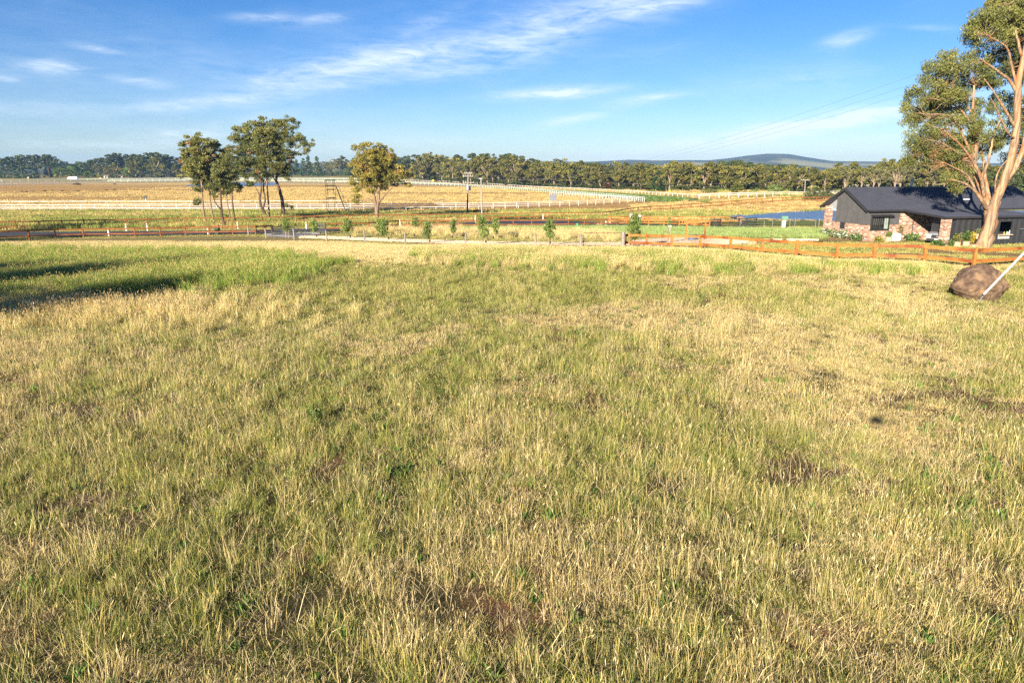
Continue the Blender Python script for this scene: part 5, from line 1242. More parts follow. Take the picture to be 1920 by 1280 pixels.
# ------------------------------------------------------------------ young trees along the drive
def young(px, base, top, w, label, seed, big=1.0, stake=True, twin=False):
    r = np.random.default_rng(seed); p = G(px, base); Hh = (base - top) / FPX * p.y * 1.03; t = thing('young_tree', label, 'young tree', p, 'young trees along the driveway')
    mb = MB(); mb.tube(curve([p - Vector((0, 0, .1)), p + Vector((.02, 0, Hh * .4)), p + Vector((-.02, 0, Hh * .95))], 4), [.03 - .022 * i / 8 for i in range(9)], 5)
    W_ = w / FPX * p.y * .5; cents = []; cols = []
    for i in range(int(44 * big)):
        zz = r.uniform(.27, 1.0); ww = W_ * (math.sin(min(1, (zz - .2) / .8) * 3.0) ** .6 if zz < .97 else .25)
        a = r.uniform(0, 6.28); k = r.uniform(.2, 1); c = np.array(p) + np.array((ww * k * math.cos(a), ww * k * math.sin(a), Hh * zz))
        if i % 4 == 0: mb.tube([p + Vector((0, 0, Hh * max(.2, zz - .15))), Vector(c)], [.010, .004], 3)
        q = r.normal(0, .10, (26, 3)); cents.append(c + q); m = r.random()
        col = np.array((.12, .20, .035)) * (1 - m) + np.array((.25, .33, .06)) * m
        if r.random() < .12: col = np.array((.36, .36, .16))
        cols.append(np.repeat(col[None], 26, 0))
    cents = np.concatenate(cents); cols = np.concatenate(cols); V, F, c = leaf_arrays(cents, np.full(len(cents), .15), r, .6, .45, cols, .22)
    mb.build('trunk', bark_mid, t, smooth=True); link('crown', mesh_from('crown', V - np.array(p), F, MATS['young_leaf'], colors=c), t)
    if stake:
        for sx in (-.16, .18):
            m = MB(); m.box((p.x + sx, p.y + .05, p.z + .35), (.04, .04, .8)); m.build('stake', stake_wood, t)
YT = [(538, 446.5, 411, 15, 'young tree in front of the left slatted entrance panel'), (590, 441, 412.5, 15, 'young tree touching the right slatted entrance panel'), (652, 447.5, 412, 19, 'young tree between the third and fourth grey fence posts'),
      (711, 440, 413, 14, 'smaller tree of the young pair below the lone spreading gum'), (722, 451, 413.5, 18, 'larger tree of the young pair below the lone spreading gum'), (779, 434, 410, 15, 'young tree standing back in the dry grass right of the lone gum'), (802, 455.5, 418, 20, 'young tree on the drive edge just right of the sixth grey post'),
      (850, 445.5, 413.5, 13, 'narrow young tree left of the seventh grey fence post'), (905, 459.5, 410.5, 24, 'fullest young tree in front of the two power poles'), (929.5, 447, 412.5, 17, 'young tree just right of the fullest young tree'), (1031, 459.5, 414, 23, 'young tree near the rusty farm gate')]
for i, y in enumerate(YT): young(*y, seed=60 + i, big=1.25 if y[3] > 17 else .95)
young(1189, 461, 405.5, 32, 'leafiest young tree standing behind the start of the orange fence', 80, 2.4, False)
young(1254, 427, 409, 8, 'tiny spindly sapling behind the timber post on the gravel', 81, .4, False)
# garden uplights
def uplight(px, py, label):
    p = G(px, py); t = thing('garden_light', label, 'garden light', p, 'black garden lights along the driveway')
    m = MB(); m.tube([p, p + Vector((0, 0, .16))], .015, 5); m.build('spike', black_plastic, t)
    m = MB(); c = p + Vector((0, 0, .2)); m.tube([c + Vector((0, .05, -.07)), c + Vector((0, -.05, .09))], [.07, .085], 10); m.build('lamp_head', black_plastic, t)
for px, py, la in ((594, 446.2, 'the right slatted entrance panel'), (657, 446.7, 'the young tree between third and fourth grey posts'), (646, 441.5, 'the lawn left of that tree'), (729, 450.5, 'the larger tree of the young pair'), (709, 442.5, 'the smaller tree of the young pair'),
                   (777, 443.5, 'the lawn below the tree standing back'), (806, 455.6, 'the tree just right of the sixth grey post'), (848, 447.3, 'the narrow young tree'), (911, 457.3, 'the fullest young tree'), (925, 449, 'the tree right of the fullest one'), (1031.5, 458.5, 'the young tree near the farm gate'), (1182, 457.2, 'the leafiest tree')):
    uplight(px, py, 'small black garden uplight by ' + la)

# ------------------------------------------------------------------ road furniture
def marker(px, py, label, h=1.0):
    p = G(px, py); t = thing('marker_post', label, 'marker post', p, 'white road marker posts')
    m = MB(); m.box((p.x, p.y, p.z + h / 2), (.10, .05, h)); m.build('post', white_paint, t)
    m = MB(); m.box((p.x, p.y - .033, p.z + h * .82), (.06, .012, .14)); m.build('reflector', MATS['reflector_red'], t)
plain('reflector_red', (.45, .05, .04), .3)
for a in ((204, 443, 'leftmost white marker post on the near road edge'), (237, 433.6, 'white marker post left of the middle on the far left verge'), (276.5, 432.8, 'white marker post right of its neighbour on the far left verge'), (390, 439.8, 'white marker post left of the red lidded bin'), (446, 429.8, 'white marker post below the rightmost slim gum'),
          (574.5, 430, 'white marker post on the verge above the entrance drive'), (750, 424.5, 'white marker post where the near fence ends by the turning area'), (891, 415.5, 'white marker post below the transformer pole'), (1018, 411.6, 'white marker post on the verge above the turning area'), (1143.5, 418.3, 'taller white marker post left of the white signs'), (1135.8, 424, 'white marker post on the near side left of the white signs')):
    marker(*a)
p = G(408, 439.3); t = thing('wheelie_bin', 'dark green wheelie bin with red lid by the road', 'bin', p)
m = MB(); b_ = [( -.24, -.28), (.24, -.28), (.24, .28), (-.24, .28)]
m.add([(p.x + x * .85, p.y + y * .85, p.z + .06) for x, y in b_] + [(p.x + x * 1.1, p.y + y * 1.1, p.z + 1.0) for x, y in b_], [(3, 2, 1, 0), (4, 5, 6, 7), (0, 1, 5, 4), (1, 2, 6, 5), (2, 3, 7, 6), (3, 0, 4, 7)]); m.build('bin_body', plain('bin_green', (.02, .05, .025), .5), t)
m = MB(); m.box((p.x, p.y, p.z + 1.03), (.58, .68, .06)); m.box((p.x, p.y + .05, p.z + 1.08), (.5, .5, .05)); m.build('lid', plain('lid_red', (.42, .03, .03), .4), t)
for sx in (-.2, .2):
    m = MB(); m.tube([(p.x + sx - .03, p.y + .25, p.z + .1), (p.x + sx + .03, p.y + .25, p.z + .1)], .1, 10); m.build('wheel', black_plastic, t)
def sign(px, py, w, h, label, marks, zc):
    p = G(px, py); t = thing('sign', label, 'sign', p)
    for sx in (-.35, .35):
        m = MB(); m.tube([(p.x + sx * w, p.y + .03, p.z), (p.x + sx * w, p.y + .03, p.z + zc)], .025, 6); m.build('sign_post', galv, t)
    m = MB(); m.box((p.x, p.y, p.z + zc), (w, .02, h)); m.build('sign_board', white_paint, t)
    m = MB()
    for (x, z, a, b) in marks: m.box((p.x + x * w, p.y - .013, p.z + zc + z * h), (a * w, .006, b * h))
    m.build('sign_marking', plain('sign_ink' + str(px), (.10, .11, .14), .5), t)
sign(1185.5, 422.5, .82, .72, 'larger white sign on posts above the leafy tree by the gate', ((-.18, -.12, .08, .34), (-.1, -.22, .1, .1)), 1.32)
sign(1197.5, 422, .55, .55, 'smaller white sign just right of the larger white sign', ((-.25, .1, .2, .12), (-.08, .04, .12, .08)), 1.25)
p = G(1082.5, 427); m = MB(); m.lathe(p, [(.2, 0), (.2, .5), (.17, .62), (.05, .66)], 10); t = grounded('service_pillar', m, plain('pillar_green', (.05, .26, .12), .5), p, 'small green service pillar by the turning area fence', 'service pillar')
# dark board on the golden infield
p = G(1037, 379.5); t = thing('track_board', 'dark grey louvred board standing inside the track bend', 'board', p)
for sx in (-.55, .55):
    m = MB(); m.box((p.x + sx, p.y, p.z + .5), (.1, .1, 1.0)); m.build('post', galv, t)
m = MB(); m.box((p.x, p.y, p.z + 1.35), (1.9, .14, 1.7)); m.build('panel', plain('board_grey', (.13, .15, .18), .6), t)
for k in range(5):
    m = MB(); m.box((p.x, p.y - .10, p.z + .65 + k * .34), (1.8, .05, .1)); m.build('louvre', plain('louvre_grey%d' % k, (.24, .26, .30), .6), t)
# green watch tower
p = G(629, 399); D = p.y; t = thing('watch_tower', 'thin green metal watch tower with a sloping ladder', 'tower', p)
zt = at(629, 338.2, D).z; xL, xR = at(615, 398, D).x, at(629.5, 398, D).x
cor = [(xL, D - .7), (xR, D - .7), (xR, D + .7), (xL, D + .7)]
for x, y in cor:
    m = MB(); m.tube([(x, y, p.z - .1), (x, y, zt)], .045, 5); m.build('leg', green_metal, t)
for pyy in (348, 355.5, 371.5):
    z = at(620, pyy, D).z; m = MB()
    for (a, b) in zip(cor, cor[1:] + cor[:1]): m.beam((a[0], a[1], z), (b[0], b[1], z), .08, .14)
    m.build('platform' if pyy == 355.5 else 'brace', green_metal, t)
m = MB(); m.box(((xL + xR) / 2, D, zt), (xR - xL + .35, 1.7, .12)); m.build('roof', plain('roof_teal', (.06, .20, .21), .5), t)
q0 = at(629.5, 348.5, D); q1 = G(650, 400.5)
m = MB(); m.beam(q0, q1, .16, .10); m.build('stair_rail', green_metal, t)
q2 = at(634, 347, D); q3 = at(653, 392, D)
m = MB(); m.tube([q2, q3], .035, 4); m.build('handrail', green_metal, t)
for k in (.18, .42, .64, .88):
    a = q0.lerp(q1, k); m = MB(); m.beam(a, a + Vector((.75, 0, .12)), .07, .09); m.build('step', green_metal, t)
# finish marker on the infield
p = G(274, 378.6); t = thing('track_marker', 'black square track marker on a white post on the infield', 'marker', p)
m = MB(); m.tube([p, p + Vector((0, 0, .9))], .14, 6); m.build('post', white_paint, t)
m = MB(); m.prism([(-.45, 0), (.3, -.1), (.42, .5), (.35, 1.1), (-.4, 1.0)], -.06, .06); o = m.build('marker_plate', black_plastic, t, local=True, loc=(-.1, 0, .75))

# pump box by the dam and wire fence posts
p = G(1469.5, 427.2); t = thing('pump_cabinet', 'pale pump cabinet with a green marked head by the dam fence', 'cabinet', p)
m = MB(); m.box((p.x - .1, p.y, p.z + .55), (.42, .4, 1.1)); m.build('cabinet_body', plain('cabinet_grey', (.50, .50, .47), .5), t)
m = MB(); m.box((p.x, p.y, p.z + 1.42), (.85, .45, .5)); m.build('cabinet_head', plain('cabinet_green', (.16, .26, .20), .5), t)
m = MB(); m.box((p.x - .2, p.y - .235, p.z + 1.45), (.22, .02, .22)); m.build('badge', plain('badge_green', (.03, .35, .16), .5), t)
m = MB(); m.tube([(p.x + .2, p.y, p.z), (p.x + .2, p.y, p.z + 1.2)], .05, 6); m.build('pipe', white_paint, t)
P = [G(x, y) for x, y in ((1387, 427.5), (1432, 429.3), (1448, 424), (1480, 429.5), (1490, 424.3), (1528, 430), (1535, 425))]
fence('wire_fence', 'thin wire fence on slim metal pickets in front of the dam', None, galv, exact=True, ph=1.25, pw=.05, rails=((1.1, .006, None), (.7, .006, None), (.3, .006, None)), names=('wire', 'wire', 'wire'), world=[P[0], P[1], P[3], P[5]], side=0, postname='picket')
fence('wire_fence', 'second row of slim pickets along the dam water edge', None, galv, exact=True, ph=1.25, pw=.05, rails=((1.1, .006, None), (.6, .006, None)), names=('wire', 'wire'), world=[P[2], P[4], P[6]], side=0, postname='picket')

# hitching rail, covered heap, timber post on the gravel
a = G(1286, 449.5); b = G(1321, 449.5); t = thing('hitching_rail', 'orange timber frame of two posts and a top beam on the gravel', 'timber frame', a)
for q in (a, b):
    m = MB(); m.box((q.x, q.y, q.z + .9), (.15, .15, 1.9)); m.build('post', orange, t)
m = MB(); d = (b - a).normalized(); m.beam(a - d * .3 + Vector((0, 0, 1.9)), b + d * .35 + Vector((0, 0, 2.0)), .2, .16); m.build('beam', orange, t)
m = MB(); m.beam(a + Vector((0, .0, .32)), b + Vector((0, 0, .32)), .05, .12); m.build('lower_rail', orange, t)
p = G(1298, 450.5); bm = bmesh.new(); bmesh.ops.create_icosphere(bm, subdivisions=3, radius=1)
for v in bm.verts:
    x, y, z = v.co; f = 1 + .22 * (float(vnoise(x * 2 + 3, y * 2 + z * 2, 9)) - .5)
    v.co = Vector((x * .52 * f, y * .45 * f, max(z, -.25) * .55 * f))
    if z < -.1: v.co.x *= 1.45
me = bpy.data.meshes.new('saddle_cover'); bm.to_mesh(me); bm.free(); me.materials.append(plain('cover_blue', (.06, .10, .16), .6))
tag(link('covered_heap', me, None, p + Vector((0, 0, .12))), 'dark blue cover lying in a heap under the timber frame', 'cover')
p = G(1254, 455); t = thing('tap_post', 'timber post with a stone cap standing on the gravel', 'post', p)
m = MB(); m.box((p.x, p.y, p.z + .8), (.16, .16, 1.7)); m.build('post', grey_wood, t)
m = MB(); m.beam((p.x - .12, p.y - .05, p.z), (p.x - .02, p.y - .1, p.z + 1.2), .06, .1); m.build('brace', orange, t)
m = MB(); m.box((p.x, p.y, p.z + 1.7), (.34, .3, .16)); m.build('cap', noisy('capstone', (.34, .30, .25), (.46, .42, .36), 6, .9), t)
def rock(px, py, s, label, name='rock', mat=None, sy=.7):
    p = G(px, py); bm = bmesh.new(); bmesh.ops.create_icosphere(bm, subdivisions=3, radius=1); k = px * .1
    for v in bm.verts:
        x, y, z = v.co; f = 1 + .45 * (float(vnoise(x * 1.5 + k, y * 1.5 + z * 1.7, 5)) - .5); v.co = Vector((x * s * f, y * s * .8 * f, z * s * sy * f))
    me = bpy.data.meshes.new(name); bm.to_mesh(me); bm.free(); me.materials.append(mat or MATS['sandstone'])
    tag(link(name, me, None, p + Vector((0, 0, s * sy * .5))), label, 'rock')
noisy('sandstone', (.42, .22, .12), (.55, .33, .19), 3, .9, bump=.4)
rock(1410, 459.5, .42, 'small orange sandstone rock at the edge of the gravel yard')
for i, (px, py) in enumerate(((1420, 457), (1445, 456), (1470, 454.5))):
    p = G(px, py); r = np.random.default_rng(i); c = np.array(p) + r.normal(0, 1, (260, 3)) * np.array((.12, .12, .2)) + np.array((0, 0, .35)); V, F, cc = leaf_arrays(c, np.full(260, .12), r, .35, -.5, np.repeat(np.array([[.28, .26, .08]]), 260, 0))
    o = link('plant', mesh_from('plant', V - np.array(p), F, MATS['young_leaf'], colors=cc), None, p); tag(o, 'small yellowish garden plant %s the orange sandstone rock' % ('just right of', 'second to the right of', 'third to the right of')[i], 'plant')

# tall green weeds in the paddock
def weed(px, py, h, label, seed):
    p = G(px, py); r = np.random.default_rng(seed); m = MB(); cents = []
    for i in range(5):
        a = r.uniform(0, 6.28); q = p + Vector((math.cos(a) * .12, math.sin(a) * .12, h * r.uniform(.6, 1))); m.tube([p, p.lerp(q, .5) + Vector((0, 0, .05)), q], [.008, .006, .003], 4)
        for k in range(22): c = p.lerp(q, r.uniform(.15, 1)); cents.append(np.array(c) + r.normal(0, .05, 3))
    V, F, c = leaf_arrays(np.array(cents), np.full(len(cents), .13), r, .35, .1, np.repeat(np.array([[.13, .20, .04]]), len(cents), 0))
    t = thing('weed', label, 'weed', p); m.build('stem', MATS['young_leaf'] if False else stake_wood, t); link('foliage', mesh_from('foliage', V - np.array(p), F, MATS['young_leaf'], colors=c), t)
weed(1311, 578, 1.0, 'tall green weed standing alone in the dry grass', 3)
weed(1543, 502, .8, 'green weed just below the orange fence', 4)
weed(592, 790, .5, 'small leafy weed low in the middle of the paddock', 5)

# far vehicles and sheds
def truck(px, py, label):
    p = G(px, py); t = thing('truck', label, 'truck', p); w = plain('truck_white', (.72, .74, .76), .35)
    m = MB(); m.box((p.x - 1.9, p.y, p.z + 1.15), (1.7, 2.0, 1.0)); m.prism([(p.x - 2.7, p.z + 1.6), (p.x - 1.1, p.z + 1.6), (p.x - 1.1, p.z + 2.5), (p.x - 2.2, p.z + 2.5)], p.y - .95, p.y + .95); m.build('cab', w, t)
    m = MB(); m.box((p.x + 1.6, p.y, p.z + 1.55), (4.9, 2.2, 1.7)); m.build('load_box', w, t)
    m = MB(); m.box((p.x - 1.85, p.y - .97, p.z + 2.05), (.9, .04, .5)); m.build('window', black_plastic, t)
    for dx in (-1.9, .6, 2.9):
        m = MB(); m.tube([(p.x + dx, p.y - 1.0, p.z + .45), (p.x + dx, p.y - .7, p.z + .45)], .45, 12); m.build('wheel', black_plastic, t)
truck(136, 338.3, 'white truck parked beyond the race course rails on the left')
def shed(px, py, w, h, label, c, roofc):
    p = G(px, py); W2 = w / FPX * p.y; H2 = h / FPX * p.y; t = thing('shed', label, 'shed', p)
    m = MB(); m.box((p.x, p.y + 2, p.z + H2 / 2), (W2, 4, H2)); m.build('wall', plain('shed_wall%d' % px, c, .8), t)
    m = MB(); m.add([(p.x - W2 * .55, p.y - .3, p.z + H2), (p.x + W2 * .55, p.y - .3, p.z + H2), (p.x + W2 * .55, p.y + 4.3, p.z + H2), (p.x - W2 * .55, p.y + 4.3, p.z + H2), (p.x - W2 * .55, p.y + 2, p.z + H2 * 1.5), (p.x + W2 * .55, p.y + 2, p.z + H2 * 1.5)], [(0, 1, 5, 4), (2, 3, 4, 5), (0, 4, 3), (1, 2, 5), (3, 2, 1, 0)]); m.build('roof', plain('shed_roof%d' % px, roofc, .7), t)
    m = MB(); m.box((p.x - W2 * .2, p.y - .02, p.z + H2 * .4), (W2 * .2, .05, H2 * .8)); m.build('door', dark_paint, t)
shed(201, 333.6, 12, 3.5, 'low brown roofed shed on white posts under the far pines', (.55, .48, .40), (.20, .12, .08))
shed(50, 334.8, 8, 3, 'small cream shed under the far left conifers', (.62, .54, .42), (.4, .3, .2))
shed(225, 333, 9, 2.5, 'small low cream shed right of the brown roofed shed', (.55, .45, .33), (.45, .35, .25))
shed(1350, 351, 9, 2.6, 'small white shed at the edge of the tree belt', (.75, .74, .72), (.7, .7, .7))
def hut(px, py, w, h, c, label):
    p = G(px, py); W2 = w / FPX * p.y; H2 = h / FPX * p.y; t = thing('course_sign', label, 'sign', p)
    m = MB(); m.box((p.x, p.y, p.z + H2 * 1.2), (W2, .15, H2)); m.build('sign_board', plain('course%d' % px, c, .5), t)
    m = MB(); m.tube([p, p + Vector((0, .1, H2))], .06, 5); m.build('sign_post', galv, t)
hut(812, 342, 3.2, 2.8, (.75, .55, .02), 'small yellow course sign left of the two power poles'); hut(1039, 352.5, 2.6, 2.4, (.75, .55, .02), 'small yellow course sign at the foot of the bend gums')
hut(1256, 362, 2.8, 3, (.8, .5, .02), 'yellow sign on the thin post by the wide dark conifer'); hut(143, 333.6, 5, 1.8, (.75, .55, .02), 'yellow banner behind the white truck'); hut(188, 335.5, 4, 1.4, (.75, .22, .04), 'orange banner right of the white truck')

# the drone that casts the small shadow in the grass
dz_ = thing('camera_drone', 'grey camera drone whose shadow falls on the grass at right', 'drone', (0, -.42, CAMZ + .28))
m = MB(); m.box((0, 0, 0), (.16, .30, .11)); m.box((0, .02, .065), (.12, .24, .03)); m.build('body', galv, dz_, local=True)
for sx in (-1, 1):
    for sy in (-1, 1):
        e = (sx * .31, sy * .27, .04)
        m = MB(); m.tube([(sx * .06, sy * .10, 0), e], .022, 6); m.build('arm', galv, dz_, local=True)
        m = MB(); m.lathe((e[0], e[1], .04), [(.035, -.03), (.035, .05)], 8); m.build('motor', black_plastic, dz_, local=True)
        m = MB(); m.box((e[0], e[1], .10), (.36, .03, .008), rz=sx * .6 + sy * .3); m.build('propeller', black_plastic, dz_, local=True)
# ------------------------------------------------------------------ the house (built along its own axes: x along the front, y to the back, z up)
HO = Vector((31.3, 61.0, -.52)); HR = math.atan2(.203, .979)
def brick_mat():
    m, nt, out = nmat('recycled_brick'); L = nt.links.new
    b = N(nt, 'ShaderNodeBsdfPrincipled', i_Roughness=.9)
    tc = N(nt, 'ShaderNodeTexCoord'); sp = N(nt, 'ShaderNodeSeparateXYZ'); L(tc.outputs['Object'], sp.inputs[0])
    ad = N(nt, 'ShaderNodeMath', operation='ADD'); L(sp.outputs[0], ad.inputs[0]); L(sp.outputs[1], ad.inputs[1])
    cv = N(nt, 'ShaderNodeCombineXYZ'); L(ad.outputs[0], cv.inputs[0]); L(sp.outputs[2], cv.inputs[1])
    br = N(nt, 'ShaderNodeTexBrick', i_Scale=1.0); br.inputs['Brick Width'].default_value = .27; br.inputs['Row Height'].default_value = .105; br.inputs['Mortar Size'].default_value = .006
    br.inputs['Color1'].default_value = (0, 0, 0, 1); br.inputs['Color2'].default_value = (1, 1, 1, 1); br.inputs['Mortar'].default_value = (.5, .5, .5, 1); br.inputs['Bias'].default_value = 0
    L(cv.outputs[0], br.inputs['Vector'])
    cr = N(nt, 'ShaderNodeValToRGB'); cr.color_ramp.interpolation = 'CONSTANT'
    e = cr.color_ramp.elements; e[0].position = 0; e[0].color = (.27, .14, .10, 1); e[1].position = .16; e[1].color = (.46, .29, .21, 1)
    for p_, c_ in ((.30, (.38, .21, .14)), (.42, (.50, .34, .24)), (.55, (.24, .11, .08)), (.63, (.46, .28, .19)), (.74, (.68, .58, .47)), (.85, (.48, .27, .18)), (.94, (.78, .70, .60))):
        q = e.new(p_); q.color = c4(c_)
    L(br.outputs['Color'], cr.inputs[0])
    mx = N(nt, 'ShaderNodeMix', data_type='RGBA'); L(br.outputs['Fac'], mx.inputs[0]); L(cr.outputs[0], mx.inputs[6]); mx.inputs[7].default_value = (.50, .40, .32, 1)
    no = N(nt, 'ShaderNodeTexNoise', i_Scale=7, i_Detail=4); L(tc.outputs['Object'], no.inputs['Vector'])
    r = N(nt, 'ShaderNodeMapRange'); r.inputs[3].default_value = .6; r.inputs[4].default_value = .98; L(no.outputs[0], r.inputs[0])
    sc = N(nt, 'ShaderNodeVectorMath', operation='SCALE'); L(mx.outputs[2], sc.inputs[0]); L(r.outputs[0], sc.inputs['Scale']); L(sc.outputs[0], b.inputs['Base Color'])
    bp = N(nt, 'ShaderNodeBump', i_Strength=.4, i_Distance=.02); L(no.outputs[0], bp.inputs['Height']); L(bp.outputs[0], b.inputs['Normal'])
    L(b.outputs[0], out.inputs[0]); return m
brick = brick_mat()
clad_m = plain('cladding_grey', (.088, .088, .090), .45, var=.12, scale=2); roof_m = plain('roof_grey', (.058, .062, .082), .38, var=.08, scale=1.2)
trim_m = plain('trim_black', (.03, .03, .033), .45); cont_m = plain('container_black', (.030, .031, .034), .55, var=.2)
glass_m = noisy('window_glass', (.012, .014, .014), (.03, .03, .028), .8, .04, spec=.8)
soffit_m = plain('soffit_grey', (.30, .31, .33), .7)
house = thing('house', 'dark roofed farmhouse of recycled brick and charcoal metal cladding', 'house', HO, rz=HR)

def ribbed(mb, p0, u, v, n, ribs, h, w=.04, out=1):
    """sheet with standing ribs: origin p0, edge vectors u (across ribs) and v (along ribs), normal n"""
    p0 = Vector(p0); u = Vector(u); v = Vector(v); n = Vector(n).normalized() * out
    mb.add([p0, p0 + u, p0 + u + v, p0 + v], [(0, 1, 2, 3)])
    ud = u.normalized()
    for k in range(ribs + 1):
        a = p0 + u * (k / ribs)
        vs = [a - ud * w / 2, a + ud * w / 2, a + ud * w * .3 + n * h, a - ud * w * .3 + n * h]
        vs += [q + v for q in vs]
        mb.add(vs, [(0, 4, 7, 3), (3, 7, 6, 2), (2, 6, 5, 1), (0, 3, 2, 1), (4, 5, 6, 7)])
EZ, RZ_, DP = 2.82, 4.45, 5.9          # eave, ridge, depth
HL = 9.0                               # length of the walled part
# brick walls
m = MB()
m.box((HL / 2, .14, .735), (HL, .28, 1.47)); m.box((.14, 2.5, .735 - .003), (.28, 4.4, 1.47))
m.box((3.3 + (HL - 3.3) / 2, .15, 1.47 + .66), (HL - 3.3, .26, 1.32)); m.box((HL - .14, DP / 2, 1.4), (.27, DP - .6, 2.8)); m.box((6.0, DP - 1.2, 1.37), (5.7, .25, 2.74))
m.build('brick_wall', brick, house, local=True)
for nm, (x, y, w, h, d) in {'porch_pillar': (.22, DP - .32, .46, 2.85, .62), }.items():
    m = MB(); m.box((x, y, h / 2), (w, d, h)); m.build(nm, brick, house, local=True)
m = MB(); m.box((12.2, DP - .4, 1.4), (.5, .5, 2.8)); m.build('verandah_pillar', brick, house, local=True)
# cladding on the gable and the front
m = MB(); y1 = 4.2
m.add([(-.02, -.02, 1.47), (-.02, y1, 1.47), (-.02, y1, EZ + (DP - y1) / (DP / 2) * (RZ_ - EZ)), (-.02, DP / 2, RZ_), (-.02, -.02, EZ)], [(4, 3, 2, 1, 0)])
k = 0
for y in np.arange(.02, y1, .205):
    top = EZ + min(y, DP - y) / (DP / 2) * (RZ_ - EZ) - .05
    m.box((-.035, y, (1.47 + top) / 2), (.055, .05, top - 1.47))
m.add([(-.02, -.02, 1.47), (3.3, -.02, 1.47), (3.3, -.02, EZ), (-.02, -.02, EZ)], [(0, 1, 2, 3)])
for x in np.arange(.1, 3.3, .205): m.box((x, -.035, (1.47 + EZ) / 2), (.05, .055, EZ - 1.47))
m.box((-.03, -.03, (1.47 + EZ) / 2), (.07, .07, EZ - 1.47)); m.build('cladding', clad_m, house, local=True)
m = MB(); m.add([(.3, y1, 2.55), (.3, DP - .1, 2.55), (.3, DP - .1, EZ), (.3, y1, EZ + (DP - y1) / (DP / 2) * (RZ_ - EZ))], [(0, 1, 2, 3)]); m.build('gable_infill', soffit_m, house, local=True)
m = MB(); m.box((.35, (y1 + DP) / 2, 2.5), (.1, DP - y1, .10)); m.build('porch_beam', white_paint, house, local=True)
# roof
OV = .28; sl = (RZ_ - EZ) / (DP / 2); RL = 18.2; r0 = -.3
zf = EZ - OV * sl
m = MB()
ribbed(m, (r0, -OV, zf + .10), (RL - r0, 0, 0), (0, DP / 2 + OV, RZ_ - zf), (0, -sl, 1), 70, .05, .05)
ribbed(m, (RL, DP + OV, zf + .10), (r0 - RL, 0, 0), (0, -DP / 2 - OV, RZ_ - zf), (0, sl, 1), 70, .05, .05)
m.add([(r0, -OV, zf), (RL, -OV, zf), (RL, DP / 2, RZ_ - .02), (r0, DP / 2, RZ_ - .02)], [(3, 2, 1, 0)]); m.add([(r0, DP + OV, zf), (RL, DP + OV, zf), (RL, DP / 2, RZ_ - .02), (r0, DP / 2, RZ_ - .02)], [(0, 1, 2, 3)])
rf = m.build('roof', roof_m, house, local=True)
m = MB(); m.tube([(r0, DP / 2, RZ_ + .12), (RL, DP / 2, RZ_ + .12)], .09, 8); m.build('ridge_cap', roof_m, rf, local=True)
m = MB()
for x in (r0 - .02, RL + .02):
    m.beam((x, -OV - .03, zf + .04), (x, DP / 2, RZ_ + .04), .05, .24); m.beam((x, DP / 2, RZ_ + .04), (x, DP + OV + .03, zf + .04), .05, .24)
m.build('bargeboard', trim_m, rf, local=True)
m = MB(); m.box((RL / 2, -OV - .07, zf + .05), (RL - r0, .13, .15)); m.build('gutter', trim_m, rf, local=True)
m = MB(); m.lathe((7.2, DP / 2 + .6, RZ_ - .4), [(.12, 0), (.12, 1.15), (.17, 1.17), (.17, 1.35), (.05, 1.42)], 12); m.build('flue', galv, rf, local=True)
m = MB(); m.box((10.95, .95, EZ + .95 * sl + .2), (.42, .5, .10)); m.build('skylight', white_paint, rf, local=True)
# window with hood
fr = MB(); wx0, wx1, wz0, wz1 = .45, 2.25, 1.02, 2.12
for a in (((wx0 + wx1) / 2, -.03, wz0), ((wx0 + wx1) / 2, -.03, wz1)): fr.box(a, (wx1 - wx0 + .1, .16, .07))
for x in (wx0, (wx0 + wx1) / 2, wx1): fr.box((x, -.032, (wz0 + wz1) / 2), (.06, .155, wz1 - wz0 - .07))
w_ = fr.build('window', trim_m, house, local=True)
m = MB(); m.box(((wx0 + wx1) / 2, -.025, (wz0 + wz1) / 2), (wx1 - wx0, .03, wz1 - wz0)); m.build('pane', glass_m, w_, local=True)
m = MB(); m.box((1.98, -.055, (wz0 + wz1) / 2 + .02), (.38, .012, wz1 - wz0 - .15)); m.build('blind', plain('blind_green', (.24, .32, .27), .7), w_, local=True)
m = MB(); m.add([(wx0 - .12, -.05, wz1 + .24), (wx1 + .25, -.05, wz1 + .24), (wx1 + .25, -.42, wz1 + .13), (wx0 - .12, -.42, wz1 + .13), (wx0 - .12, -.05, wz1 + .19), (wx1 + .25, -.05, wz1 + .19), (wx1 + .25, -.42, wz1 + .08), (wx0 - .12, -.42, wz1 + .08)], [(3, 2, 1, 0), (4, 5, 6, 7), (2, 3, 7, 6), (0, 4, 7, 3), (1, 2, 6, 5)]); m.build('window_hood', trim_m, house, local=True)
m = MB(); m.box((-.015, 3.1, 1.2), (.06, .62, .62)); m.build('meter_box', trim_m, house, local=True)
m = MB(); m.tube([(4.75, -.06, .05), (4.75, -.06, 2.55), (4.75, -.2, 2.7)], .045, 8); m.build('downpipe', trim_m, house, local=True)
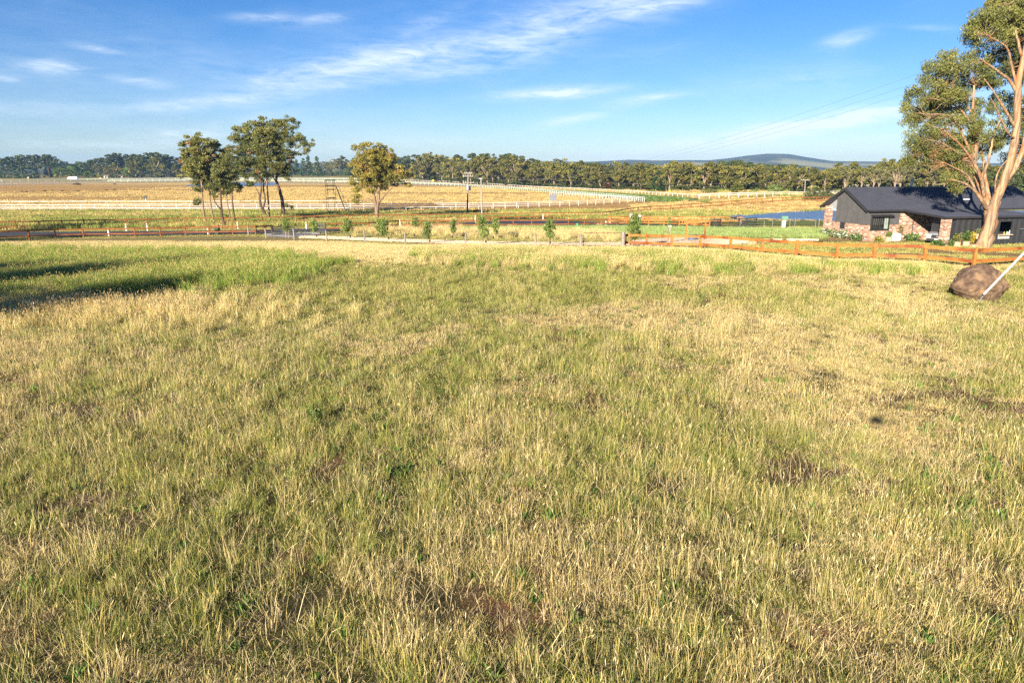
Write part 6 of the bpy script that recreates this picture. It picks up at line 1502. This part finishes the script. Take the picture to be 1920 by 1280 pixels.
# lean-to carport
m = MB(); ribbed(m, (3.45, -4.95, 2.46), (9.2, 0, 0), (0, 4.8, .30), (0, -.06, 1), 38, .04, .05); m.add([(3.45, -4.95, 2.36), (12.65, -4.95, 2.36), (12.65, -.15, 2.66), (3.45, -.15, 2.66)], [(3, 2, 1, 0)])
lt = m.build('carport_roof', roof_m, house, local=True)
m = MB(); m.box((8.05, -4.98, 2.40), (9.2, .08, .16)); m.beam((3.43, -4.98, 2.40), (3.43, -.15, 2.71), .07, .17); m.build('fascia', trim_m, lt, local=True)
m = MB(); m.box((3.85, -4.6, 1.17), (.55, .55, 2.34)); m.build('carport_pillar', brick, house, local=True)
m = MB(); m.box((8.9, -.16, 1.2), (2.4, .05, 2.4)); m.build('shed_door', trim_m, house, local=True)
# dark container with serving hatch under and beside the carport roof
ct = thing('shipping_container', 'black corrugated container with an open serving hatch beside the huge gum', 'container', Vector((HO.x + 4.6 * math.cos(HR) + 4.72 * math.sin(HR), HO.y + 4.6 * math.sin(HR) - 4.72 * math.cos(HR), HO.z)), rz=HR)
hx0, hx1, hz0, hz1 = 4.45, 5.65, .95, 1.98; CL, CH = 12.0, 2.28
m = MB()
def cwall(x0, x1, z0, z1):
    n = max(2, int((x1 - x0) / .14)); vs = []; fs = []
    for i in range(n + 1):
        x = x0 + (x1 - x0) * i / n; y = -.035 if (i // 2) % 2 else 0.0
        vs += [(x, y, z0), (x, y, z1)]
    fs = [(2 * i, 2 * i + 2, 2 * i + 3, 2 * i + 1) for i in range(n)]
    m.add(vs, fs)
cwall(0, hx0, .05, CH); cwall(hx1, CL, .05, CH); cwall(hx0, hx1, .05, hz0); cwall(hx0, hx1, hz1, CH)
m.box((CL / 2, 2.38, CH / 2), (CL, .04, CH)); m.box((.02, 1.2, CH / 2), (.04, 2.3, CH)); m.box((CL - .02, 1.2, CH / 2), (.04, 2.3, CH)); m.box((CL / 2, 1.2, .05), (CL, 2.3, .1)); m.box((CL / 2 + 4, 1.2, CH + .02), (CL - 8, 2.4, .05))
m.build('container_wall', cont_m, ct, local=True)
m = MB(); m.box((hx0 + .6, -.12, hz0 - .05), (1.3, .34, .06)); m.build('hatch_shelf', plain('shelf_wood', (.50, .38, .26), .7), ct, local=True)
m = MB(); m.box((hx0 + .6, .0, hz0 - .25), (1.15, .1, .32)); m.build('hatch_panel', plain('panel_grey', (.40, .38, .36), .7), ct, local=True)
m = MB()
for a, d in (((hx0 - .04, -.03, (hz0 + hz1) / 2), (.08, .09, hz1 - hz0 + .1)), ((hx1 + .04, -.03, (hz0 + hz1) / 2), (.08, .09, hz1 - hz0 + .1)), (((hx0 + hx1) / 2, -.03, hz1 + .04), (hx1 - hx0, .085, .08))): m.box(a, d)
m.build('hatch_frame', trim_m, ct, local=True)
m = MB(); m.tube([(6.5, -.12, 1.35), (10, -.12, 1.35)], .025, 5); m.build('wall_rail', galv, ct, local=True)
cl = ct.location
def cw(x, y, z): c, s = math.cos(HR), math.sin(HR); return Vector((cl.x + x * c - y * s, cl.y + x * s + y * c, cl.z + z))
for i, (x, h, c, la) in enumerate(((hx0 + .5, .24, (.5, .4, .12), 'amber bottle'), (hx0 + .68, .28, (.10, .22, .12), 'green bottle'), (hx0 + .82, .22, (.75, .72, .66), 'white jar'), (hx0 + 1.0, .34, (.80, .77, .70), 'tall white bottle'), (hx0 + .9, .2, (.25, .45, .6), 'blue bottle'))):
    p = cw(x, -.1 - .03 * (i % 2), hz0 - .02); m = MB(); m.lathe(p, [(.04, 0), (.045, .02), (.045, h * .6), (.018, h * .78), (.02, h)], 8)
    grounded('bottle', m, plain('bottle%d' % i, c, .25), p, la + ' on the serving hatch shelf of the container', 'bottle', 'bottles on the hatch shelf')

def hw_(x, y, z=0): c, s = math.cos(HR), math.sin(HR); return Vector((HO.x + x * c - y * s, HO.y + x * s + y * c, HO.z + z))
# air conditioner
p = hw_(2.75, -.42, .02); t = thing('air_conditioner', 'white outdoor air conditioner unit against the brick wall', 'air conditioner', p, rz=HR)
m = MB(); m.box((0, 0, .38), (.85, .34, .62)); m.build('case', white_paint, t, local=True)
m = MB(); m.tube([(-.08, -.172, .38), (-.08, -.188, .38)], .24, 20); f = m.build('fan_grille', plain('grille_grey', (.45, .47, .48), .5), t, local=True)
m = MB(); m.tube([(-.08, -.186, .38), (-.08, -.20, .38)], .09, 14); m.build('fan_hub', plain('hub_grey', (.3, .31, .32), .5), f, local=True)
for x in (-.3, .3):
    m = MB(); m.box((x, 0, .035), (.08, .36, .07)); m.build('foot', black_plastic, t, local=True)
# car under the carport, nose towards the drive
def car():
    p = hw_(6.2, -2.45); t = thing('parked_car', 'silver car with dark grille parked nose out under the carport', 'car', p, rz=HR - R(60)); body = plain('car_silver', (.48, .49, .50), .25, metal=.5, var=.03)
    W2 = .92; secs = [(-2.3, .35, .72, .80), (-2.25, .32, .92, .88), (-1.9, .3, 1.02, 1), (-1.15, .28, 1.12, 1), (-.35, .28, 1.70, .86), (.9, .28, 1.76, .86), (1.9, .28, 1.66, .84), (2.25, .32, 1.05, .96), (2.35, .4, .7, .9)]
    m = MB(); vs = []; nn_ = 9
    for (y, z0, z1, k) in secs:
        belt = min(1.08, z1)
        vs += [(-W2 * .92, y, z0), (-W2, y, .62), (-W2, y, belt * .97), (-W2 * k * .88, y, z1 - .03), (-W2 * .4 * k, y, z1), (W2 * .4 * k, y, z1), (W2 * k * .88, y, z1 - .03), (W2, y, belt * .97), (W2, y, .62), (W2 * .92, y, z0)]
    q = 10; fs = []
    for i in range(len(secs) - 1):
        for j in range(q): fs.append((i * q + j, i * q + (j + 1) % q, (i + 1) * q + (j + 1) % q, (i + 1) * q + j))
    fs.append(tuple(range(q))); fs.append(tuple((len(secs) - 1) * q + j for j in range(q - 1, -1, -1))); m.add(vs, fs); m.build('body', body, t, local=True)
    m = MB(); m.add([(-.72, -1.06, 1.17), (.72, -1.06, 1.17), (.66, -.42, 1.65), (-.66, -.42, 1.65)], [(0, 1, 2, 3)]); m.build('windscreen', glass_m, t, local=True)
    m = MB(); m.box((0, -2.33, .72), (1.0, .06, .26)); g_ = m.build('grille', black_plastic, t, local=True)
    m = MB(); m.box((0, -2.37, .72), (.16, .02, .10)); m.build('badge', galv, g_, local=True)
    for x in (-.68, .68):
        m = MB(); m.box((x, -2.27, .78), (.32, .12, .17)); m.build('headlight', por, t, local=True)
        m = MB(); m.box((x * 1.45, -.75, 1.12), (.16, .14, .14)); m.build('mirror', body, t, local=True)
    m = MB(); m.box((0, -2.36, .42), (1.66, .1, .2)); m.build('bumper', black_plastic, t, local=True)
    m = MB(); m.box((0, -2.42, .5), (.38, .015, .11)); m.build('number_plate', white_paint, t, local=True)
    for x in (-.86, .86):
        for y in (-1.5, 1.45):
            m = MB(); m.tube([(x - .1, y, .34), (x + .1, y, .34)], .34, 18); w = m.build('wheel', black_plastic, t, local=True)
            m = MB(); m.tube([(x - .11, y, .34), (x + .11, y, .34)], .2, 12); m.build('rim', galv, w, local=True)
car()
# garden
def plant(name, label, x, y, w, h, cols, n=500, leaf=.12, pot=None, d=None, cat='plant', group=None, z0=0):
    p = hw_(x, y, z0); r = np.random.default_rng(int(x * 100 + 999)); zb = .42 if pot else 0
    q = r.normal(0, 1, (n, 3)); q /= np.linalg.norm(q, axis=1)[:, None]; q *= r.uniform(.5, 1, (n, 1)); q = q * np.array((w / 2, (d or w) / 2, h / 2)) * (1 + .25 * r.normal(0, 1, (n, 1)) * (0 if pot == 'ball' else 1)) + np.array((0, 0, h / 2 + zb))
    c_, s_ = math.cos(HR), math.sin(HR); qx = q[:, 0] * c_ - q[:, 1] * s_; qy = q[:, 0] * s_ + q[:, 1] * c_; q = np.stack((qx, qy, np.maximum(q[:, 2], .03)), 1)
    ci_ = r.choice(len(cols), n, p=np.array([c[1] for c in cols]) / sum(c[1] for c in cols)); col = np.array([c[0] for c in cols])[ci_]
    V, F, c = leaf_arrays(q, np.full(n, leaf), r, .6, .1, col, .2)
    t = thing(name, label, cat, p, group); link('foliage', mesh_from('foliage', V, F, MATS['young_leaf'], colors=c), t)
    if pot: m = MB(); m.lathe((0, 0, 0), [(.20, 0), (.26, .05), (.28, .40), (.30, .42), (.26, .45)], 14); m.build('pot', plain('pot%d' % int(x * 10), (.46, .34, .22), .8), t, local=True)
    else: m = MB(); m.tube([(0, 0, 0), (0, 0, h * .6)], .02, 5); m.build('stem', stake_wood, t, local=True)
DGn = (.05, .10, .025); LG = (.16, .25, .04); WH = (.80, .80, .74); YL = (.75, .48, .02)
plant('topiary', 'clipped green ball in a pot beside the air conditioner', 2.05, -.5, .55, .52, ((LG, 1),), 700, .07, 'ball')
plant('flower_bed', 'low hedge with white flowers along the gable end, left part', -.42, 4.5, 1.0, .8, ((LG, 6), (WH, 1.8), (YL, .3), (DGn, 2)), 800, .13, d=2.4, group='white flower beds by the gable')
plant('flower_bed', 'low hedge with white flowers along the gable end, middle part', -.42, 2.6, .9, .8, ((LG, 5), (WH, 2.2), (DGn, 3)), 800, .13, d=1.6, group='white flower beds by the gable')
plant('flower_bed', 'green hedge with a white flower edge at the front corner', -.35, .7, .9, .75, ((LG, 5), (WH, .8), (DGn, 3)), 800, .13, d=1.6, group='white flower beds by the gable')
plant('flower_bush', 'small bush with orange yellow flowers below the window', .75, -.9, .75, .6, ((LG, 3), (DGn, 2), (YL, 1.6)), 500, .11)
plant('shrub', 'sprawling green shrub left of the downpipe on the brick wall', 4.2, -.8, 1.5, .75, ((LG, 2), (DGn, 4)), 800, .16, d=.7, cat='shrub')
plant('shrub', 'dry climbing plant on the brick wall right of the window', 3.35, -.35, .5, 1.1, ((LG, 1), ((.25, .2, .1), 2)), 200, .1, cat='shrub', z0=.5)
plant('shrub', 'rounded green shrub below the parked car', 2.9, -5.1, 1.0, .65, ((LG, 2), (DGn, 3)), 500, .13, cat='shrub')
plant('shrub', 'small upright green shrub at the foot of the carport pillar', 4.15, -5.1, .5, .7, ((LG, 2), (DGn, 2)), 300, .12, cat='shrub')
plant('pot_plant', 'pot of mixed yellow and pink flowers right of the carport pillar', 4.75, -5.1, .75, .75, ((DGn, 2), (YL, .8), ((.5, .25, .2), 1), (LG, 2)), 420, .10, 'pot')
plant('pot_plant', 'tall green pot plant in front of the container', 5.7, -5.05, .6, .9, ((DGn, 3), (LG, 2)), 380, .14, 'pot')
plant('flower_bush', 'bright yellow flower bush in front of the dark container', 6.2, -5.05, .55, 1.3, ((YL, 3), (DGn, 2), ((.4, .4, .05), 1)), 420, .12)
plant('pot_plant', 'grey green pot plant on a tall stem beside the yellow bush', 6.75, -5.05, .4, .5, (((.22, .26, .16), 3), (LG, 1)), 200, .12, 'pot', z0=.6)
plant('shrub', 'low green shrub with a yellow bloom left of the huge gum trunk', 7.2, -5.4, .8, .5, ((LG, 3), (YL, .4)), 360, .12, cat='shrub')
p_ = hw_(6.0, -5.6); px_, py_ = project(p_.x, p_.y, p_.z)
rock(float(px_), float(py_), .42, 'flat orange sandstone rock before the yellow flower bush', sy=.45)
# garden edging and paving by the house
m = MB(); V = [hw_(x, y, .02) for x, y in ((-2.2, -1.0), (-.9, -1.6), (3, -1.9), (3, -6.0), (14, -6.2), (14, -5.9), (3.3, -5.7), (3.3, -1.6), (-.8, -1.3), (-1.9, -.8))]
m.add(V, [(0, 1, 8, 9), (1, 2, 7, 8), (2, 3, 6, 7), (3, 4, 5, 6)]); m.add([v - Vector((0, 0, .3)) for v in V], [(9, 8, 1, 0), (8, 7, 2, 1), (7, 6, 3, 2), (6, 5, 4, 3)])
n_ = len(V); b0_ = len(m.v) - 2 * n_
m.add(list(V) + [v - Vector((0, 0, .3)) for v in V], [(i, (i + 1) % n_, (i + 1) % n_ + n_, i + n_) for i in range(n_)])
o = grounded('garden_edging', m, concrete, V[0], 'pale concrete garden edging curving in front of the house', 'edging')
p = hw_(-1.9, 5.0); m = MB(); m.box((p.x, p.y, p.z + .1), (1.5, .5, .28), HR); grounded('planter_box', m, white_paint, p, 'low white planter box left of the brick porch pillar', 'planter')
